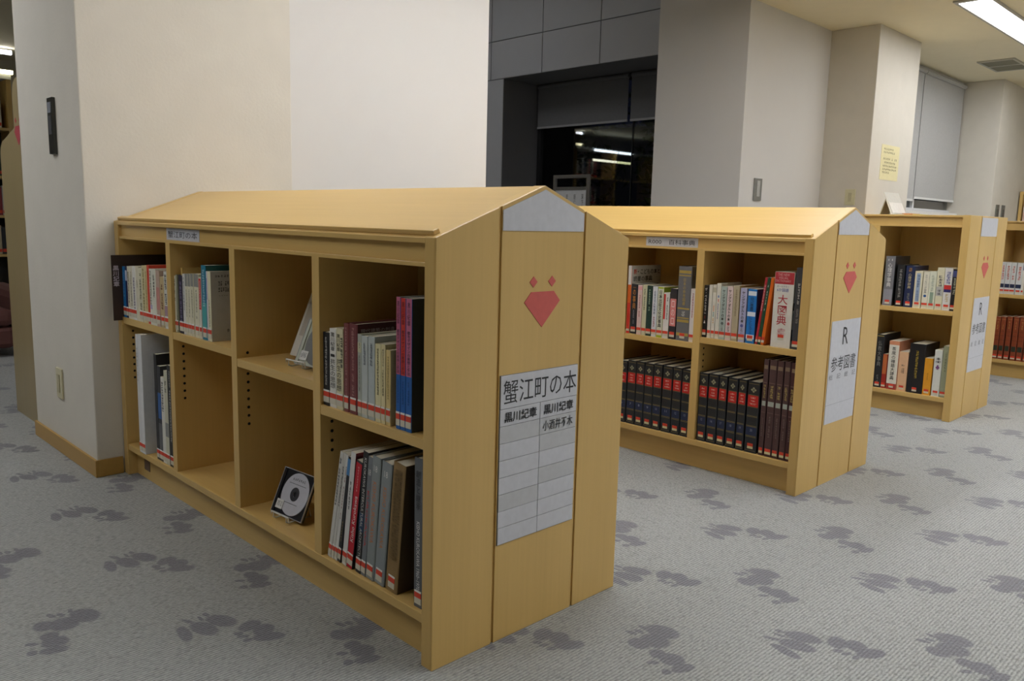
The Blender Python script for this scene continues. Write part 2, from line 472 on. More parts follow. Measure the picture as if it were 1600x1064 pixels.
# outdoors: dark ground and shrubs behind the night window
struct('ground', MB().box(-14, 2, 9.85, 22, -.2, -.1).box(-14, -2.45, 5.6, 9.85, -.2, -.1), flat('2c3022', .9))
def shrub(loc, r, h, label):
    t = thing('shrub', label, 'shrub', loc, group='shrubs outside the night window')
    obj('stem', MB().tube([(0, 0, -.1), (.03, 0, h * .5), (0, .05, h * .8)], .03, 6), flat('3a2f24', .9), t)
    mb = MB(); rg = random.Random(int(h * 1000))
    for i in range(900):
        a = rg.uniform(0, 6.28); u = rg.uniform(-1, 1); q = rg.random() ** .4
        p = Vector((r * q * math.cos(a) * math.sqrt(1 - u * u), r * q * math.sin(a) * math.sqrt(1 - u * u), h * .62 + h * .4 * q * u))
        d = Vector((rg.uniform(-1, 1), rg.uniform(-1, 1), rg.uniform(-.6, .6))).normalized() * .07
        e = d.cross(Vector((rg.uniform(-1, 1), rg.uniform(-1, 1), rg.uniform(-1, 1)))).normalized() * .03
        mb.poly([p - d, p + e, p + d, p - e], [(0, 1, 2, 3)])
    obj('foliage', mb, flat('46603a', .6), t, kind='stuff')
shrub((-6.1, 7.0, 0), .9, 2.3, 'dark leafy shrub outside at the left of the night window')
shrub((-4.6, 8.6, 0), .8, 2.1, 'dark leafy shrub outside in the middle of the night window')
shrub((-4.9, 11.2, 0), 1.5, 4.6, 'large dark leafy shrub far outside the night window')
shrub((-7.6, 11.0, 0), 1.2, 4.2, 'tall dark shrub far outside at the left of the night window')
shrub((-4.0, 6.7, 0), .5, 2.4, 'dark leafy shrub outside close to the mullion of the night window')

# ---------------------------------------------------------------- ceiling lights
def ceiling_light(x, y0, n, label, z=CZ, power=LAMP, w=.19, pl=1.055):
    t = thing('ceiling_light', label, 'light', (x, y0, z), group='recessed fluorescent ceiling lights')
    L_ = n * pl
    obj('frame', MB().box(-w / 2 - .02, -w / 2, -.05, L_ + .05, -.012, 0).box(w / 2, w / 2 + .02, -.05, L_ + .05, -.012, 0)
        .box(-w / 2, w / 2, -.05, 0, -.012, 0).box(-w / 2, w / 2, L_, L_ + .05, -.012, 0), flat('b9b6ac', .4), t)
    for i in range(n):
        obj('diffuser', MB().box(-w / 2 + .002, w / 2 - .002, i * pl + .006, (i + 1) * pl - .006, -.010, -.002), glow('f6f8ff', power), t)
    return t
ceiling_light(-.68, 5.08, 3, 'bright recessed ceiling light strip at the top right corner', CZ, LAMP * .75)
ceiling_light(-.68, .1, 3, 'recessed ceiling light strip above the first two bookcases')
for (x, y, n, lab, z) in LIGHTS:
    ceiling_light(x, y, n, lab, z)

# ceiling air vent
t = thing('air_vent', 'grey louvred air vent in the ceiling near the far column', 'vent', (-1.14, 7.55, CZ))
obj('frame', MB().box(-.15, .15, -.29, -.26, -.012, 0).box(-.15, .15, .26, .29, -.012, 0).box(-.15, -.13, -.26, .26, -.012, 0)
    .box(.13, .15, -.26, .26, -.012, 0).box(-.13, .13, -.015, .015, -.012, 0), flat('b8b4a4', .5), t)
for y0 in (-.26, .015):
    mb = MB().box(-.13, .13, y0, y0 + .245, -.002, 0)
    for i in range(9):
        yy = y0 + .012 + i * .027
        mb.poly([(-.13, yy, -.002), (.13, yy, -.002), (.13, yy + .014, -.011), (-.13, yy + .014, -.011)], [(0, 1, 2, 3)])
    obj('louvre', mb, flat('8a8876', .6), t)

# wall plates and notices
def plate(name, label, cat, mbs, loc=(0, 0, 0)):
    t = thing(name, label, cat, loc)
    for n, mb, m in mbs: obj(n, mb, m, t, bevel=.0015)
    return t
# long dark control plate on the left pillar
plate('control_panel', 'tall dark metal control plate on the near face of the left pillar', 'panel', [
    ('plate', MB().box(-.028, .028, -.012, 0, -.098, .098), flat('4b4b46', .35, .6)),
    ('display', MB().box(-.018, .018, -.0135, -.012, .045, .082), flat('9b9ea3', .2)),
    ('button', MB().box(-.016, .016, -.0135, -.012, -.03, .035), flat('77787a', .3, .5))], (-2.05, -.09, 1.228))
plate('wall_outlet', 'small cream power outlet plate low on the left pillar', 'outlet', [
    ('plate', MB().box(-.035, .035, -.007, 0, -.058, .058), flat('cfc7a4', .4)),
    ('socket', MB().box(-.014, .014, -.010, -.007, -.035, .035), flat('b9b08c', .4))], (-2.145, -.09, .278))
plate('control_panel', 'grey metal switch plate on the white wall behind the second bookcase', 'panel', [
    ('plate', MB().box(0, .01, -.052, .052, -.078, .078), flat('8a8a86', .35, .5)),
    ('switch', MB().box(.01, .013, -.02, .02, -.05, .06), flat('b0b0ac', .3))], (-1.76, 4.365, 1.197))
plate('wall_outlet', 'cream outlet plate on the shaded side of the notice column', 'outlet', [
    ('plate', MB().box(-.04, .04, -.007, 0, -.06, .06), flat('cdc7a0', .4)),
    ('socket', MB().box(-.014, .014, -.010, -.007, -.035, .035), flat('b9b08c', .4))], (-1.51, 5.352, 1.179))
for yy, w_ in ((8.55, 'left'), (8.75, 'right')):
    plate('control_panel', w_ + ' one of two slim grey switch plates on the far column', 'panel', [
        ('plate', MB().box(0, .01, -.05, .05, -.09, .09), flat('77776f', .35, .4)),
        ('switch', MB().box(.01, .012, -.025, .025, -.06, .045), flat('4a4a46', .4))], (-1.345, yy, 1.13))
t = thing('paper_notice', 'cream paper notice with lines of print on the column', 'notice', (-1.386, 5.742, 1.46))
obj('sheet', MB().box(0, .002, -.18, .18, -.135, .135), flat('e3d9a8', .7), t)
rg = random.Random(3)
for i, (v, n) in enumerate(((.095, 7), (.07, 8), (.02, 10), (-.008, 10), (-.034, 10), (-.06, 10), (-.084, 5))):
    obj('text_line', marks_mb(n, (-.14, -.14 + .028 * n, v, v + .014), '+x', .0026, rg, True), flat('6b654c', .8), t)

# free-standing notice by the night window
t = thing('sign_stand', 'metal framed floor sign standing in front of the dark window', 'sign', (-3.38, 4.2, 0))
ME = flat('8b8883', .3, .7)
obj('frame', MB().box(-.2, -.172, -.012, .012, .0, 1.325).box(.172, .2, -.012, .012, .0, 1.325).box(-.172, .172, -.012, .012, 1.297, 1.325)
    .box(-.172, .172, -.012, .012, 1.2, 1.225), ME, t, bevel=.002)
obj('foot', MB().box(-.2, -.17, -.2, .2, 0, .03), ME, t); obj('foot', MB().box(.17, .2, -.2, .2, 0, .03), ME, t)
bd = obj('board', MB().box(-.172, .172, -.006, .006, .45, 1.2), flat('c9cacb', .5), t)
for i, s_ in enumerate(('深下閉', '座におか', 'まし', '待っ')):
    obj('lettering', letter_mb(s_, (.118 - i * .085, .142 - i * .085, 1.165 - .045 * len(s_), 1.165), '-y', -.0066, 'v'), flat('3c3c3c', .8), bd)

# ---------------------------------------------------------------- bookcases
WX, WYd, WZ = wood('x'), wood('y'), wood('z')
SIGN = flat('c9cacf', .45)
SIGN2 = flat('bfc0c2', .45)
RED = flat('cf5d55', .5)
INK = flat('2a2b2d', .6)
HOLE = flat('17130c', .9)
W = .605
ET = .035

def bookcase(label, loc, L, gable, H, divs, mids, header_plate=None, shelf_dx=0, holes=()):
    t = thing('bookcase', label, 'bookcase', loc, group='low maple bookcases in a row')
    H1 = .9 if gable else H
    H2 = H if gable else H
    def top(y):
        return H1 + (H2 - H1) * (1 - abs(y - W / 2) / (W / 2)) if gable else H
    def outline(y0, y1, d=0):
        p = [(y0, 0), (y1, 0), (y1, top(y1) - d)]
        if gable and y0 < W / 2 < y1: p.append((W / 2, top(W / 2) - d))
        p.append((y0, top(y0) - d))
        return p
    # end panels
    ep = obj('end_panel', MB().prism(outline(0, W, .0), 'x', -ET, -.004), WZ, t, bevel=.0012)
    for a, b in ((0, .1675), (.1755, .4335), (.4415, W)):
        obj('board', MB().prism(outline(a, b), 'x', -.004, 0), WZ, ep, bevel=.0012)
    obj('end_panel', MB().prism(outline(0, W), 'x', -L, -L + ET), WZ, t, bevel=.0015)
    xi0, xi1 = -L + ET, -ET
    # carcass
    HT = .843 if gable else H - .058
    obj('back_panel', MB().box(xi0, xi1, W / 2 - .008, W / 2 + .008, .114, HT), WZ, t)
    obj('bottom_board', MB().box(xi0, xi1, .003, W - .003, .092, .114), WX, t, bevel=.0015)
    obj('top_board', MB().box(xi0, xi1, .03, W - .03, HT, HT + .012), WX, t)
    for s in (0, 1):
        f = (lambda a, b: (a, b)) if s == 0 else (lambda a, b: (W - b, W - a))
        obj('kick_board', MB().box(xi0, xi1, *f(.032, .048), 0, .092), WX, t)
        hr = obj('header_rail', MB().box(xi0, xi1, *f(.012, .03), HT, H1 - .011), WX, t)
        obj('header_lip', MB().box(xi0, xi1, *f(.004, .012), HT - .002, HT + .007), WX, hr, bevel=.001)
        for c in divs:
            dv = obj('divider', MB().box(c - .016, c + .016, *f(.004, W / 2 - .008), .114, HT), WZ, t, bevel=.0012)
        edges = [xi0] + [q for c in divs for q in (c - .016, c + .016)] + [xi1]
        for i in range(len(divs) + 1):
            z = mids[i] if s == 0 else .55
            if z is None: continue
            obj('shelf_board', MB().box(edges[2 * i], edges[2 * i + 1], *f(.005, W / 2 - .008), z - .023, z), WX, t, bevel=.0012)
    for (x, z0, n) in holes:
        mb = MB()
        for i in range(n): mb.disc((.036, z0 - i * .0238), 'x', .0042, x, x + .0006, 10)
        obj('pin_holes', mb, HOLE, t, kind='stuff')
    # top
    if gable:
        th = .013
        obj('roof_board', MB().prism([(.0, H1 - .012), (W / 2, H2 - .001 - th), (W / 2, H2 - .001), (0, H1 - .001)], 'x', xi0, xi1), WX, t, bevel=.001)
        obj('roof_board', MB().prism([(W / 2, H2 - .001 - th), (W, H1 - .012), (W, H1 - .001), (W / 2, H2 - .001)], 'x', xi0, xi1), WX, t, bevel=.001)
        for s in (0, 1):
            q = [(.010, top(.010) - .001), (.026, top(.026) - .001), (.026 - .004, top(.026) + .009), (.010 - .004, top(.010) + .009)]
            if s: q = [(W - a, b) for a, b in reversed(q)]
            obj('book_stop', MB().prism(q, 'x', -L + .016, -.018), WX, t, bevel=.002)
    else:
        obj('top_panel', MB().box(xi0, xi1, 0, W, H - .011, H - .001), WX, t, bevel=.001)
    # emblem and signs on the near end
    cy = W / 2
    em = obj('emblem', MB().prism([(cy - .036, .783), (cy - .057, .761), (cy, .704), (cy + .057, .761), (cy + .036, .783)], 'x', 0, .0012), RED, t)
    for s in (-1, 1):
        obj('emblem_diamond', MB().prism([(cy + s * .0295 - .012, .805), (cy + s * .0295, .793), (cy + s * .0295 + .012, .805), (cy + s * .0295, .817)], 'x', 0, .0012), RED, em)
    if gable: pl = [(.1765, .915), (.4325, .915), (.4325, top(.4325) - .009), (cy, top(cy) - .009), (.1765, top(.1765) - .009)]
    else: pl = [(.1765, H - .1), (.4325, H - .1), (.4325, H - .008), (.1765, H - .008)]
    obj('gable_plate', MB().prism(pl, 'x', 0, .002), SIGN, t)
    if header_plate:
        x0, x1, txt = header_plate
        hp = obj('shelf_label', MB().box(x0, x1, .0105, .0125, HT + .008, H1 - .014), SIGN, t)
        obj('lettering', letter_mb(txt, (x0 + .012, x1 - .012, HT + .015, H1 - .022), '-y', .0099, 'h'), INK, hp)
    return t

D1 = [-1.312, -.879, -.450]
b1 = bookcase('nearest gabled maple bookcase with two-column sign strips, half empty shelves', (0, 0, 0), 1.76, True, 1.013, D1,
              [.57, .566, .543, .491], (-1.331, -1.095, '蟹江町の本'),
              holes=((-1.725, .518, 8), (-1.296, .518, 8), (-.863, .497, 7), (-.863, .556, 1), (-.434, .446, 4)))
b2 = bookcase('second gabled maple bookcase with the large R sign on its end', (-.019, 1.646, 0), 1.735, True, 1.013, [-1.298, -.868, -.441],
              [.49, .49, .49, .516], (-.70, -.461, 'R000　百科事典'), holes=((-.425, .47, 5),))
b3 = bookcase('third flat-topped maple bookcase with an R sign and a leaflet stand on top', (-.039, 3.306, 0), 1.33, False, 1.015, [-.868, -.438],
              [.548, .548, .548])
b4 = bookcase('farthest flat-topped maple bookcase cut by the right edge of the picture', (.0, 4.965, 0), 1.38, False, 1.012, [-.868, -.345],
              [.542, .542, .542])

# sign strips of the first bookcase: title strip and two columns of eight
sb = obj('sign_board', MB().box(0, .0012, .1785, .4285, .227, .608), flat('77787c', .5), b1)
y0, y1, ym = .1795, .4275, .304
obj('sign_strip', MB().box(.0012, .0034, y0, y1, .5345, .607), SIGN, sb, bevel=.0006)
obj('lettering', letter_mb('蟹江町の本', (.187, .423, .5435, .596), '+x', .0038), INK, sb)
rh = (.5335 - .228) / 8
rg = random.Random(5)
for r in range(8):
    for a, b in ((y0, ym - .0007), (ym + .0007, y1)):
        z1 = .5335 - r * rh
        obj('sign_strip', MB().box(.0012, .0034 - rg.choice((0, .0003, .0006)), a, b, z1 - rh + .0006, z1 - .0004), rg.choice((SIGN, SIGN, SIGN2)), sb, bevel=.0006)
obj('lettering', letter_mb('黒川紀章', (.192, .292, .5025, .5265), '+x', .0038, 'h', .018), INK, sb)
obj('lettering', letter_mb('黒川紀章', (.315, .415, .5025, .5265), '+x', .0038, 'h', .018), INK, sb)
obj('lettering', letter_mb('小酒井不木', (.314, .415, .4645, .4885), '+x', .0038, 'h', .009), INK, sb)
# R signs
def r_sign(bc, big):
    s = obj('sign_board', MB().box(0, .002, .182, .428, .229, .607), SIGN, bc)
    obj('lettering', letter_mb('R', (.280, .326, .517, .581), '+x', .0024), INK, s)
    obj('lettering', letter_mb('参考図書', (.2, .408, .421, .476), '+x', .0024), INK, s)
    obj('lettering', letter_mb('総　記　総　記', (.19, .415, .392, .412) if big else (.2, .41, .36, .385), '+x', .0024), flat('6d6e74', .6), s)
    obj('strip_seam', MB().box(.002, .0023, .182, .428, .299, .3), flat('8a8b90', .5), s)
r_sign(b2, True); r_sign(b3, False)
# small brown plate on the kick board of the first bookcase
obj('kick_plate', MB().box(-1.655, -1.605, .030, .032, .032, .075), flat('6f5a4c', .4), b1, bevel=.001)

# ---------------------------------------------------------------- books
PAGE = flat('d9d2bd', .85)
LABW = flat('e6e4dc', .6)
LABR = flat('d9452c', .6)
LABC = flat('cfc9b4', .6)
LABY = flat('d8cfa0', .6)

def book(geo, zs, yf, base, label, group, o):
    x0, x1, h, dx = geo
    x0 += base[0]; x1 += base[0]
    w = x1 - x0
    d = o.get('d', min(.27, max(.11, h * .7)))
    yo = o.get('y', 0)
    col = o['s']; cov = o.get('c', col)
    hard = o.get('hb', False)
    tc = min(.0022 if hard else .0007, w * .12)
    ang = math.atan2(dx, h)
    mb = MB()
    # cover: two boards and a spine with softened corners
    e = min(.003 if hard else .0012, w * .22); r = e * .6
    out = [(0, d), (0, r), (e, 0), (w - e, 0), (w, r), (w, d)]
    inn = [(w - tc, d), (w - tc, r + tc), (w - e - .0002, tc), (e + .0002, tc), (tc, r + tc), (tc, d)]
    n = 6
    V = [(a, b, 0) for a, b in out + inn] + [(a, b, h) for a, b in out + inn]
    F = []
    for i in range(5):
        j = i + 1; a, b = 11 - i, 11 - j
        F += [(i, j, b, a), (12 + j, 12 + i, 12 + a, 12 + b), (i, 12 + i, 12 + j, j), (b, 12 + b, 12 + a, a)]
    F += [(0, 11, 23, 12), (6, 5, 17, 18)]
    mb.poly(V, F)
    mats = [flat(col, o.get('r', .4))]
    bk = obj('book', mb, mats)
    if cov != col:
        bk.data.materials.append(flat(cov, o.get('r', .4)))
        for p in bk.data.polygons:
            c = p.center
            if c.x > w - .0005 and c.y > d * .3: p.material_index = 1
            if c.x < .0005 and c.y > d * .3: p.material_index = 1
    bk.location = (x0 + (dx * 0), yf + yo + base[1], zs + (w * math.sin(ang) if ang > 0 else 0) + .0003)
    bk.rotation_euler = (0, ang, 0)
    tag(bk, label, 'book', group)
    g = .003 if hard else .0006
    obj('pages', MB().box(tc + .0001, w - tc - .0001, tc + .0008, d - g, g, h - g), PAGE, bk)
    eps = -.0003
    uw0, uw1 = e * .9, w - e * .9
    for (a, b, c) in o.get('b', ()):
        obj('band', MB().box(uw0, uw1, eps * .7, .0004, a * h, b * h), flat(c, .45), bk)
    rg = random.Random(int(x0 * 9973) + int(h * 7919))
    for tt in o.get('t', ()):
        body, a, b, c, mode, wf = tt[:6]
        cx = (.5 + (tt[6] if len(tt) > 6 else 0)) * w; hw = wf * w / 2
        box = (cx - hw, cx + hw, a * h, b * h)
        if isinstance(body, int): m_ = marks_mb(body, box, '-y', eps * 2, rg)
        else: m_ = letter_mb(body, box, '-y', eps * 2, mode, tt[7] if len(tt) > 7 else 0.0)
        obj('title', m_, flat(c, .5), bk)
    for (body, u0, u1, v0, v1, c) in o.get('ct', ()):      # printing on the visible cover side
        if isinstance(body, int): m_ = marks_mb(body, (u0 * d, u1 * d, v0 * h, v1 * h), '+x', w + .0003, rg, True)
        else: m_ = letter_mb(body, (u0 * d, u1 * d, v0 * h, v1 * h), '+x', w + .0003, 'h', .01)
        obj('cover_print', m_, flat(c, .5), bk)
    for (u0, u1, v0, v1, c) in o.get('cb', ()):
        obj('cover_patch', MB().box(w - .0002, w + .0002, u0 * d, u1 * d, v0 * h, v1 * h), flat(c, .5), bk)
    if not o.get('n'):
        z = o.get('lz', .008)
        lw = min(uw1 - uw0, .022 if w > .03 else 1)
        u0 = (w - lw) / 2; u1 = u0 + lw
        lab = MB()
        if o.get('short'):
            lab.cur = 1; lab.box(u0, u1, eps * 3, .0003, z + .010, z + .021)
            lab.cur = 2; lab.box(u0, u1, eps * 3, .0003, z + .001, z + .010)
        else:
            lab.cur = 0; lab.box(u0, u1, eps * 3, .0003, z + .026, z + .030)
            lab.cur = 1; lab.box(u0, u1, eps * 3, .0003, z + .014, z + .026)
            lab.cur = 2; lab.box(u0, u1, eps * 3, .0003, z, z + .014)
        obj('call_label', lab, [LABW, LABR, o.get('lb', LABC)], bk)
    return bk

def row(key, zs, yf, base, specs, group, short=False):
    G = GEO[key]
    for i, (g, sp) in enumerate(zip(G, specs)):
        book(g, zs, yf, base, sp[0], group, dict(sp[1], short=short))

GEO = {
'1a':[(-1.720,-1.696,0.176,0.000),(-1.695,-1.677,0.178,0.000),(-1.675,-1.652,0.179,0.000),(-1.651,-1.628,0.181,0.000),(-1.628,-1.599,0.182,0.000),(-1.598,-1.570,0.183,0.000),(-1.569,-1.543,0.180,0.000),(-1.540,-1.516,0.189,0.000),(-1.515,-1.497,0.191,0.000),(-1.497,-1.479,0.193,0.000),(-1.478,-1.457,0.182,0.000),(-1.456,-1.425,0.183,0.000),(-1.423,-1.395,0.180,0.000),(-1.391,-1.361,0.163,0.000),(-1.359,-1.331,0.181,0.000)],
'1b':[(-1.295,-1.285,0.175,0.000),(-1.284,-1.272,0.179,0.000),(-1.271,-1.262,0.200,0.000),(-1.262,-1.234,0.179,0.000),(-1.233,-1.215,0.185,0.000),(-1.215,-1.197,0.186,0.000),(-1.196,-1.176,0.187,0.000),(-1.175,-1.155,0.189,0.000),(-1.151,-1.119,0.190,0.000),(-1.118,-1.102,0.182,0.000),(-1.098,-1.067,0.219,0.000),(-1.066,-1.059,0.203,0.000),(-1.058,-1.037,0.203,0.000)],
'1c':[(-1.602,-1.580,0.410,0.000),(-1.579,-1.551,0.412,0.000),(-1.480,-1.457,0.358,0.000),(-1.456,-1.428,0.322,0.000),(-1.428,-1.401,0.289,0.000),(-1.401,-1.373,0.314,0.000),(-1.373,-1.335,0.336,0.000)],
'4a':[(-0.433,-0.406,0.175,0.000),(-0.405,-0.377,0.187,0.000),(-0.376,-0.348,0.190,0.000),(-0.346,-0.324,0.205,0.000),(-0.323,-0.291,0.207,0.000),(-0.289,-0.273,0.187,0.000),(-0.273,-0.250,0.185,0.000),(-0.248,-0.223,0.187,0.000),(-0.221,-0.200,0.174,0.000),(-0.199,-0.184,0.175,0.000),(-0.181,-0.165,0.165,0.000),(-0.145,-0.130,0.282,0.000),(-0.129,-0.112,0.281,0.000),(-0.111,-0.091,0.281,0.000)],
'4b':[(-0.421,-0.407,0.282,0.061),(-0.406,-0.394,0.282,0.061),(-0.393,-0.380,0.279,0.058),(-0.379,-0.365,0.276,0.051),(-0.359,-0.340,0.289,0.044),(-0.339,-0.315,0.274,0.046),(-0.302,-0.281,0.301,0.036),(-0.280,-0.262,0.293,0.034),(-0.261,-0.229,0.297,0.030),(-0.227,-0.190,0.293,0.033),(-0.183,-0.140,0.301,0.031),(-0.080,-0.049,0.329,0.000)],
'2Ra':[(-0.443,-0.426,0.197,0.000),(-0.422,-0.408,0.200,0.000),(-0.406,-0.391,0.201,0.000),(-0.389,-0.372,0.208,0.000),(-0.371,-0.347,0.198,0.000),(-0.345,-0.321,0.200,0.000),(-0.320,-0.295,0.205,0.000),(-0.291,-0.265,0.198,0.000),(-0.260,-0.226,0.197,0.000),(-0.222,-0.213,0.243,0.025),(-0.212,-0.200,0.243,0.025),(-0.199,-0.187,0.244,0.025),(-0.161,-0.088,0.266,0.000),(-0.083,-0.056,0.284,0.000)],
'2La':[(-0.803,-0.786,0.276,0.000),(-0.783,-0.753,0.203,0.000),(-0.751,-0.729,0.201,0.000),(-0.727,-0.706,0.204,0.000),(-0.705,-0.680,0.202,0.000),(-0.678,-0.655,0.200,0.000),(-0.653,-0.626,0.200,0.000),(-0.624,-0.597,0.180,0.000),(-0.594,-0.564,0.199,0.000),(-0.561,-0.502,0.288,0.000),(-0.501,-0.480,0.205,0.000)],
'2Lb':[(-0.828,-0.787,0.260,0.000),(-0.783,-0.741,0.266,0.000),(-0.739,-0.699,0.267,0.000),(-0.697,-0.655,0.266,0.000),(-0.653,-0.613,0.269,0.000),(-0.609,-0.564,0.268,0.000),(-0.561,-0.521,0.269,0.000),(-0.518,-0.479,0.267,0.000)],
'2Rb':[(-0.440,-0.403,0.266,0.000),(-0.399,-0.358,0.268,0.000),(-0.355,-0.321,0.268,0.000),(-0.316,-0.277,0.266,0.000),(-0.273,-0.241,0.267,0.000),(-0.235,-0.188,0.265,0.000),(-0.179,-0.160,0.354,0.000),(-0.156,-0.128,0.355,0.000),(-0.126,-0.103,0.355,0.000),(-0.099,-0.077,0.357,0.000),(-0.075,-0.056,0.355,0.000)],
'3a':[(-0.424,-0.377,0.254,0.000),(-0.363,-0.326,0.213,0.000),(-0.320,-0.277,0.210,0.000),(-0.274,-0.237,0.186,0.000),(-0.233,-0.205,0.185,0.000),(-0.204,-0.172,0.189,0.000),(-0.170,-0.137,0.209,0.000),(-0.135,-0.100,0.209,0.000),(-0.099,-0.076,0.204,0.000)],
'3b':[(-0.431,-0.393,0.281,0.000),(-0.391,-0.369,0.180,0.000),(-0.365,-0.314,0.254,0.000),(-0.311,-0.266,0.204,0.000),(-0.262,-0.187,0.254,0.000),(-0.185,-0.148,0.188,0.000),(-0.142,-0.106,0.235,0.000),(-0.104,-0.076,0.259,0.000)],
'4Sa':[(-0.320,-0.295,0.205,0.000),(-0.293,-0.263,0.204,0.000),(-0.262,-0.234,0.203,0.000),(-0.230,-0.197,0.203,0.000),(-0.197,-0.184,0.211,0.000)],
'4Sb':[(-0.317,-0.289,0.277,0.000),(-0.285,-0.258,0.279,0.000),(-0.251,-0.222,0.283,0.000),(-0.214,-0.184,0.284,0.000),(-0.179,-0.147,0.286,0.000),(-0.142,-0.111,0.289,0.000)],
}
BLK, INKC, WHT = '1d1d1f', '34322e', 'e4e1d6'
def cream(nc, z0=.25, z1=.92, tcol=INKC, wf=.4, s='ddd6bf', **k):
    d = {'s': s, 't': [(nc, z0, z1, tcol, "v", wf)] if nc else []}
    d.update(k); return d

# first bookcase, first bay, upper shelf
A = ' in the first upper bay of the nearest bookcase'
row('1a', .57, .007, (0, 0), [
 ('bright blue slim book right beside the brown divider' , {'s': '1f78b8', 't': [(8, .4, .9, '9fc6e6', 'v', .3)]}),
 ('dark navy book with a white patch next to the blue one', {'s': '232a52', 'b': [(.72, .92, 'c9cbd8')]}),
 ('cream slim book right of the navy one', cream(9, .3, .9)),
 ('second cream slim book right of the navy one', cream(10, .25, .9, '7b7868')),
 ('white book with purple title in the first upper bay', cream(12, .2, .85, '5c4a78', .45, 'e2dfd4')),
 ('plain thick cream book without label' + A, cream(3, .6, .75, 'a8a288', .3, 'ddd5ba', n=1)),
 ('cream book with mottled green title' + A, cream(13, .2, .9, '6a6e4c', .6, 'd8d2b4')),
 ('beige patterned paperback with olive print' + A, cream(14, .2, .95, '9a8a55', .6, 'd9cd9c')),
 ('narrow sand coloured book left of the red one', cream(11, .25, .9, 'a28f58', .5, 'd6c48e')),
 ('tall red book in the first upper bay of the nearest bookcase', {'s': 'd8452f', 'd': .19, 't': [(4, .75, .9, 'b03420', 'v', .3)]}),
 ('white spotted slim book right of the red one', cream(12, .35, .97, '77785e', .6, 'e0dfcf', b=[(.28, .36, 'b9b0c8')])),
 ('white book with bold black title right of the spotted one', cream(7, .5, .9, '2d2d2a', .4, 'dfddca')),
 ('pinkish grey book' + A, cream(0, .3, .9, '9a7f70', .4, 'c0a592', b=[(.3, .7, 'c98c80')])),
 ('short tan book with dark red title next to the last in the first bay', cream(9, .35, .85, '6e2a22', .5, 'c9b384')),
 ('white book with bold dark title against the first divider', cream(8, .42, .95, '22242a', .6, 'dedccf', b=[(.22, .4, 'a88a92')]))],
 'books in the first upper bay')
# second bay, upper shelf
A = ' in the second upper bay'
gt = {'b': [(.80, 1, '8b8b83')], 't': [(9, .3, .76, '8d8872', 'v', .3)]}
row('1b', .566, .014, (0, 0), [
 ('cream slim book with dark title at the left end of the second upper bay', cream(6, .55, .95, '2b2b28', .6, 'ded8be')),
 ('grey olive slim book second from the left' + A, cream(4, .1, .3, '4d4f40', .4, '8d8d76')),
 ('tall tan book rising behind the grey olive one' + A, {'s': 'c1a15c', 'd': .24, 'n': 1, 'y': .012}),
 ('dark violet book with mottled spine' + A, cream(10, .1, .9, '8d83a0', .6, '2e2a3c')),
 ('white book with small blue title left of the grey-topped set', cream(10, .4, .95, '5a5f80', .4, 'd8d6cc')),
 ('first cream book with grey upper band' + A, dict(gt, s='ddd7bb')),
 ('second cream book with grey upper band' + A, dict(gt, s='dfd9be')),
 ('third cream book with grey upper band' + A, dict(gt, s='d8d3b4')),
 ('fourth and widest cream book with grey upper band' + A, dict(gt, s='dcd6b8')),
 ('thin red and white book left of the teal one', {'s': 'd9d2c4', 'b': [(.48, .98, 'd23a30')], 't': [(12, .5, .95, 'f0d8d0', 'v', .4)]}),
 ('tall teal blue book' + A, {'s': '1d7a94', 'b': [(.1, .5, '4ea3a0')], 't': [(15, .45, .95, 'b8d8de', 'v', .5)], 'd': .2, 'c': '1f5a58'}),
 ('very thin white and lilac book right of the teal one', {'s': 'd8d6dc', 'b': [(.6, .9, 'a49ac0')]}),
 ('cream book whose pale grey back cover shows barcodes', {'s': 'e0dab8', 'c': 'b4b3aa', 'd': .15, 't': [(10, .2, .6, '8a8568', 'v', .3)],
   'ct': [(9, .15, .55, .8, .86, '2a2a2a'), (9, .15, .55, .71, .77, '3a3a3a'), (7, .08, .5, .92, .95, '333333'), (12, .15, .75, .65, .66, '77776f'), (7, .3, .78, .12, .17, '3a3a44')]})],
 'books in the second upper bay')
# first bay, lower shelf: tall thin volumes
row('1c', .114, .011, (0, 0), [
 ('tall thin white volume outermost on the lower left shelf', {'s': 'd9d9d6', 'd': .26, 'y': -.012, 't': [(3, .6, .9, 'a8a8a6', 'v', .3)]}),
 ('tall white volume with a wide blank cover on the lower left shelf', {'s': 'dcdcda', 'd': .27, 'y': -.012, 'ct': [('(', .48, .58, .5, .6, '2d2d30')]}),
 ('tall black volume on the lower left shelf beside the white ones', {'s': '1c1c1f', 'd': .24, 'b': [(.45, .68, '23242a')]}),
 ('black volume with a blue block leaning on the lower left shelf', {'s': '2a2b30', 'b': [(.45, .72, '2f5f9c'), (.1, .4, '5b5d60')], 'd': .23}),
 ('white slim volume with dark title on the lower left shelf', cream(6, .6, .95, '3a3a38', .6, 'dad8cc', d=.21)),
 ('cream volume with grey picture band on the lower left shelf', cream(3, .7, .9, '6b6a58', .5, 'c9c5ac', d=.22, b=[(.3, .45, '8c8c86')])),
 ('black volume with tiny white title against the first divider below', cream(26, .25, .95, 'c9c9c4', .25, '161618', d=.23))],
 'tall volumes on the lower left shelf')
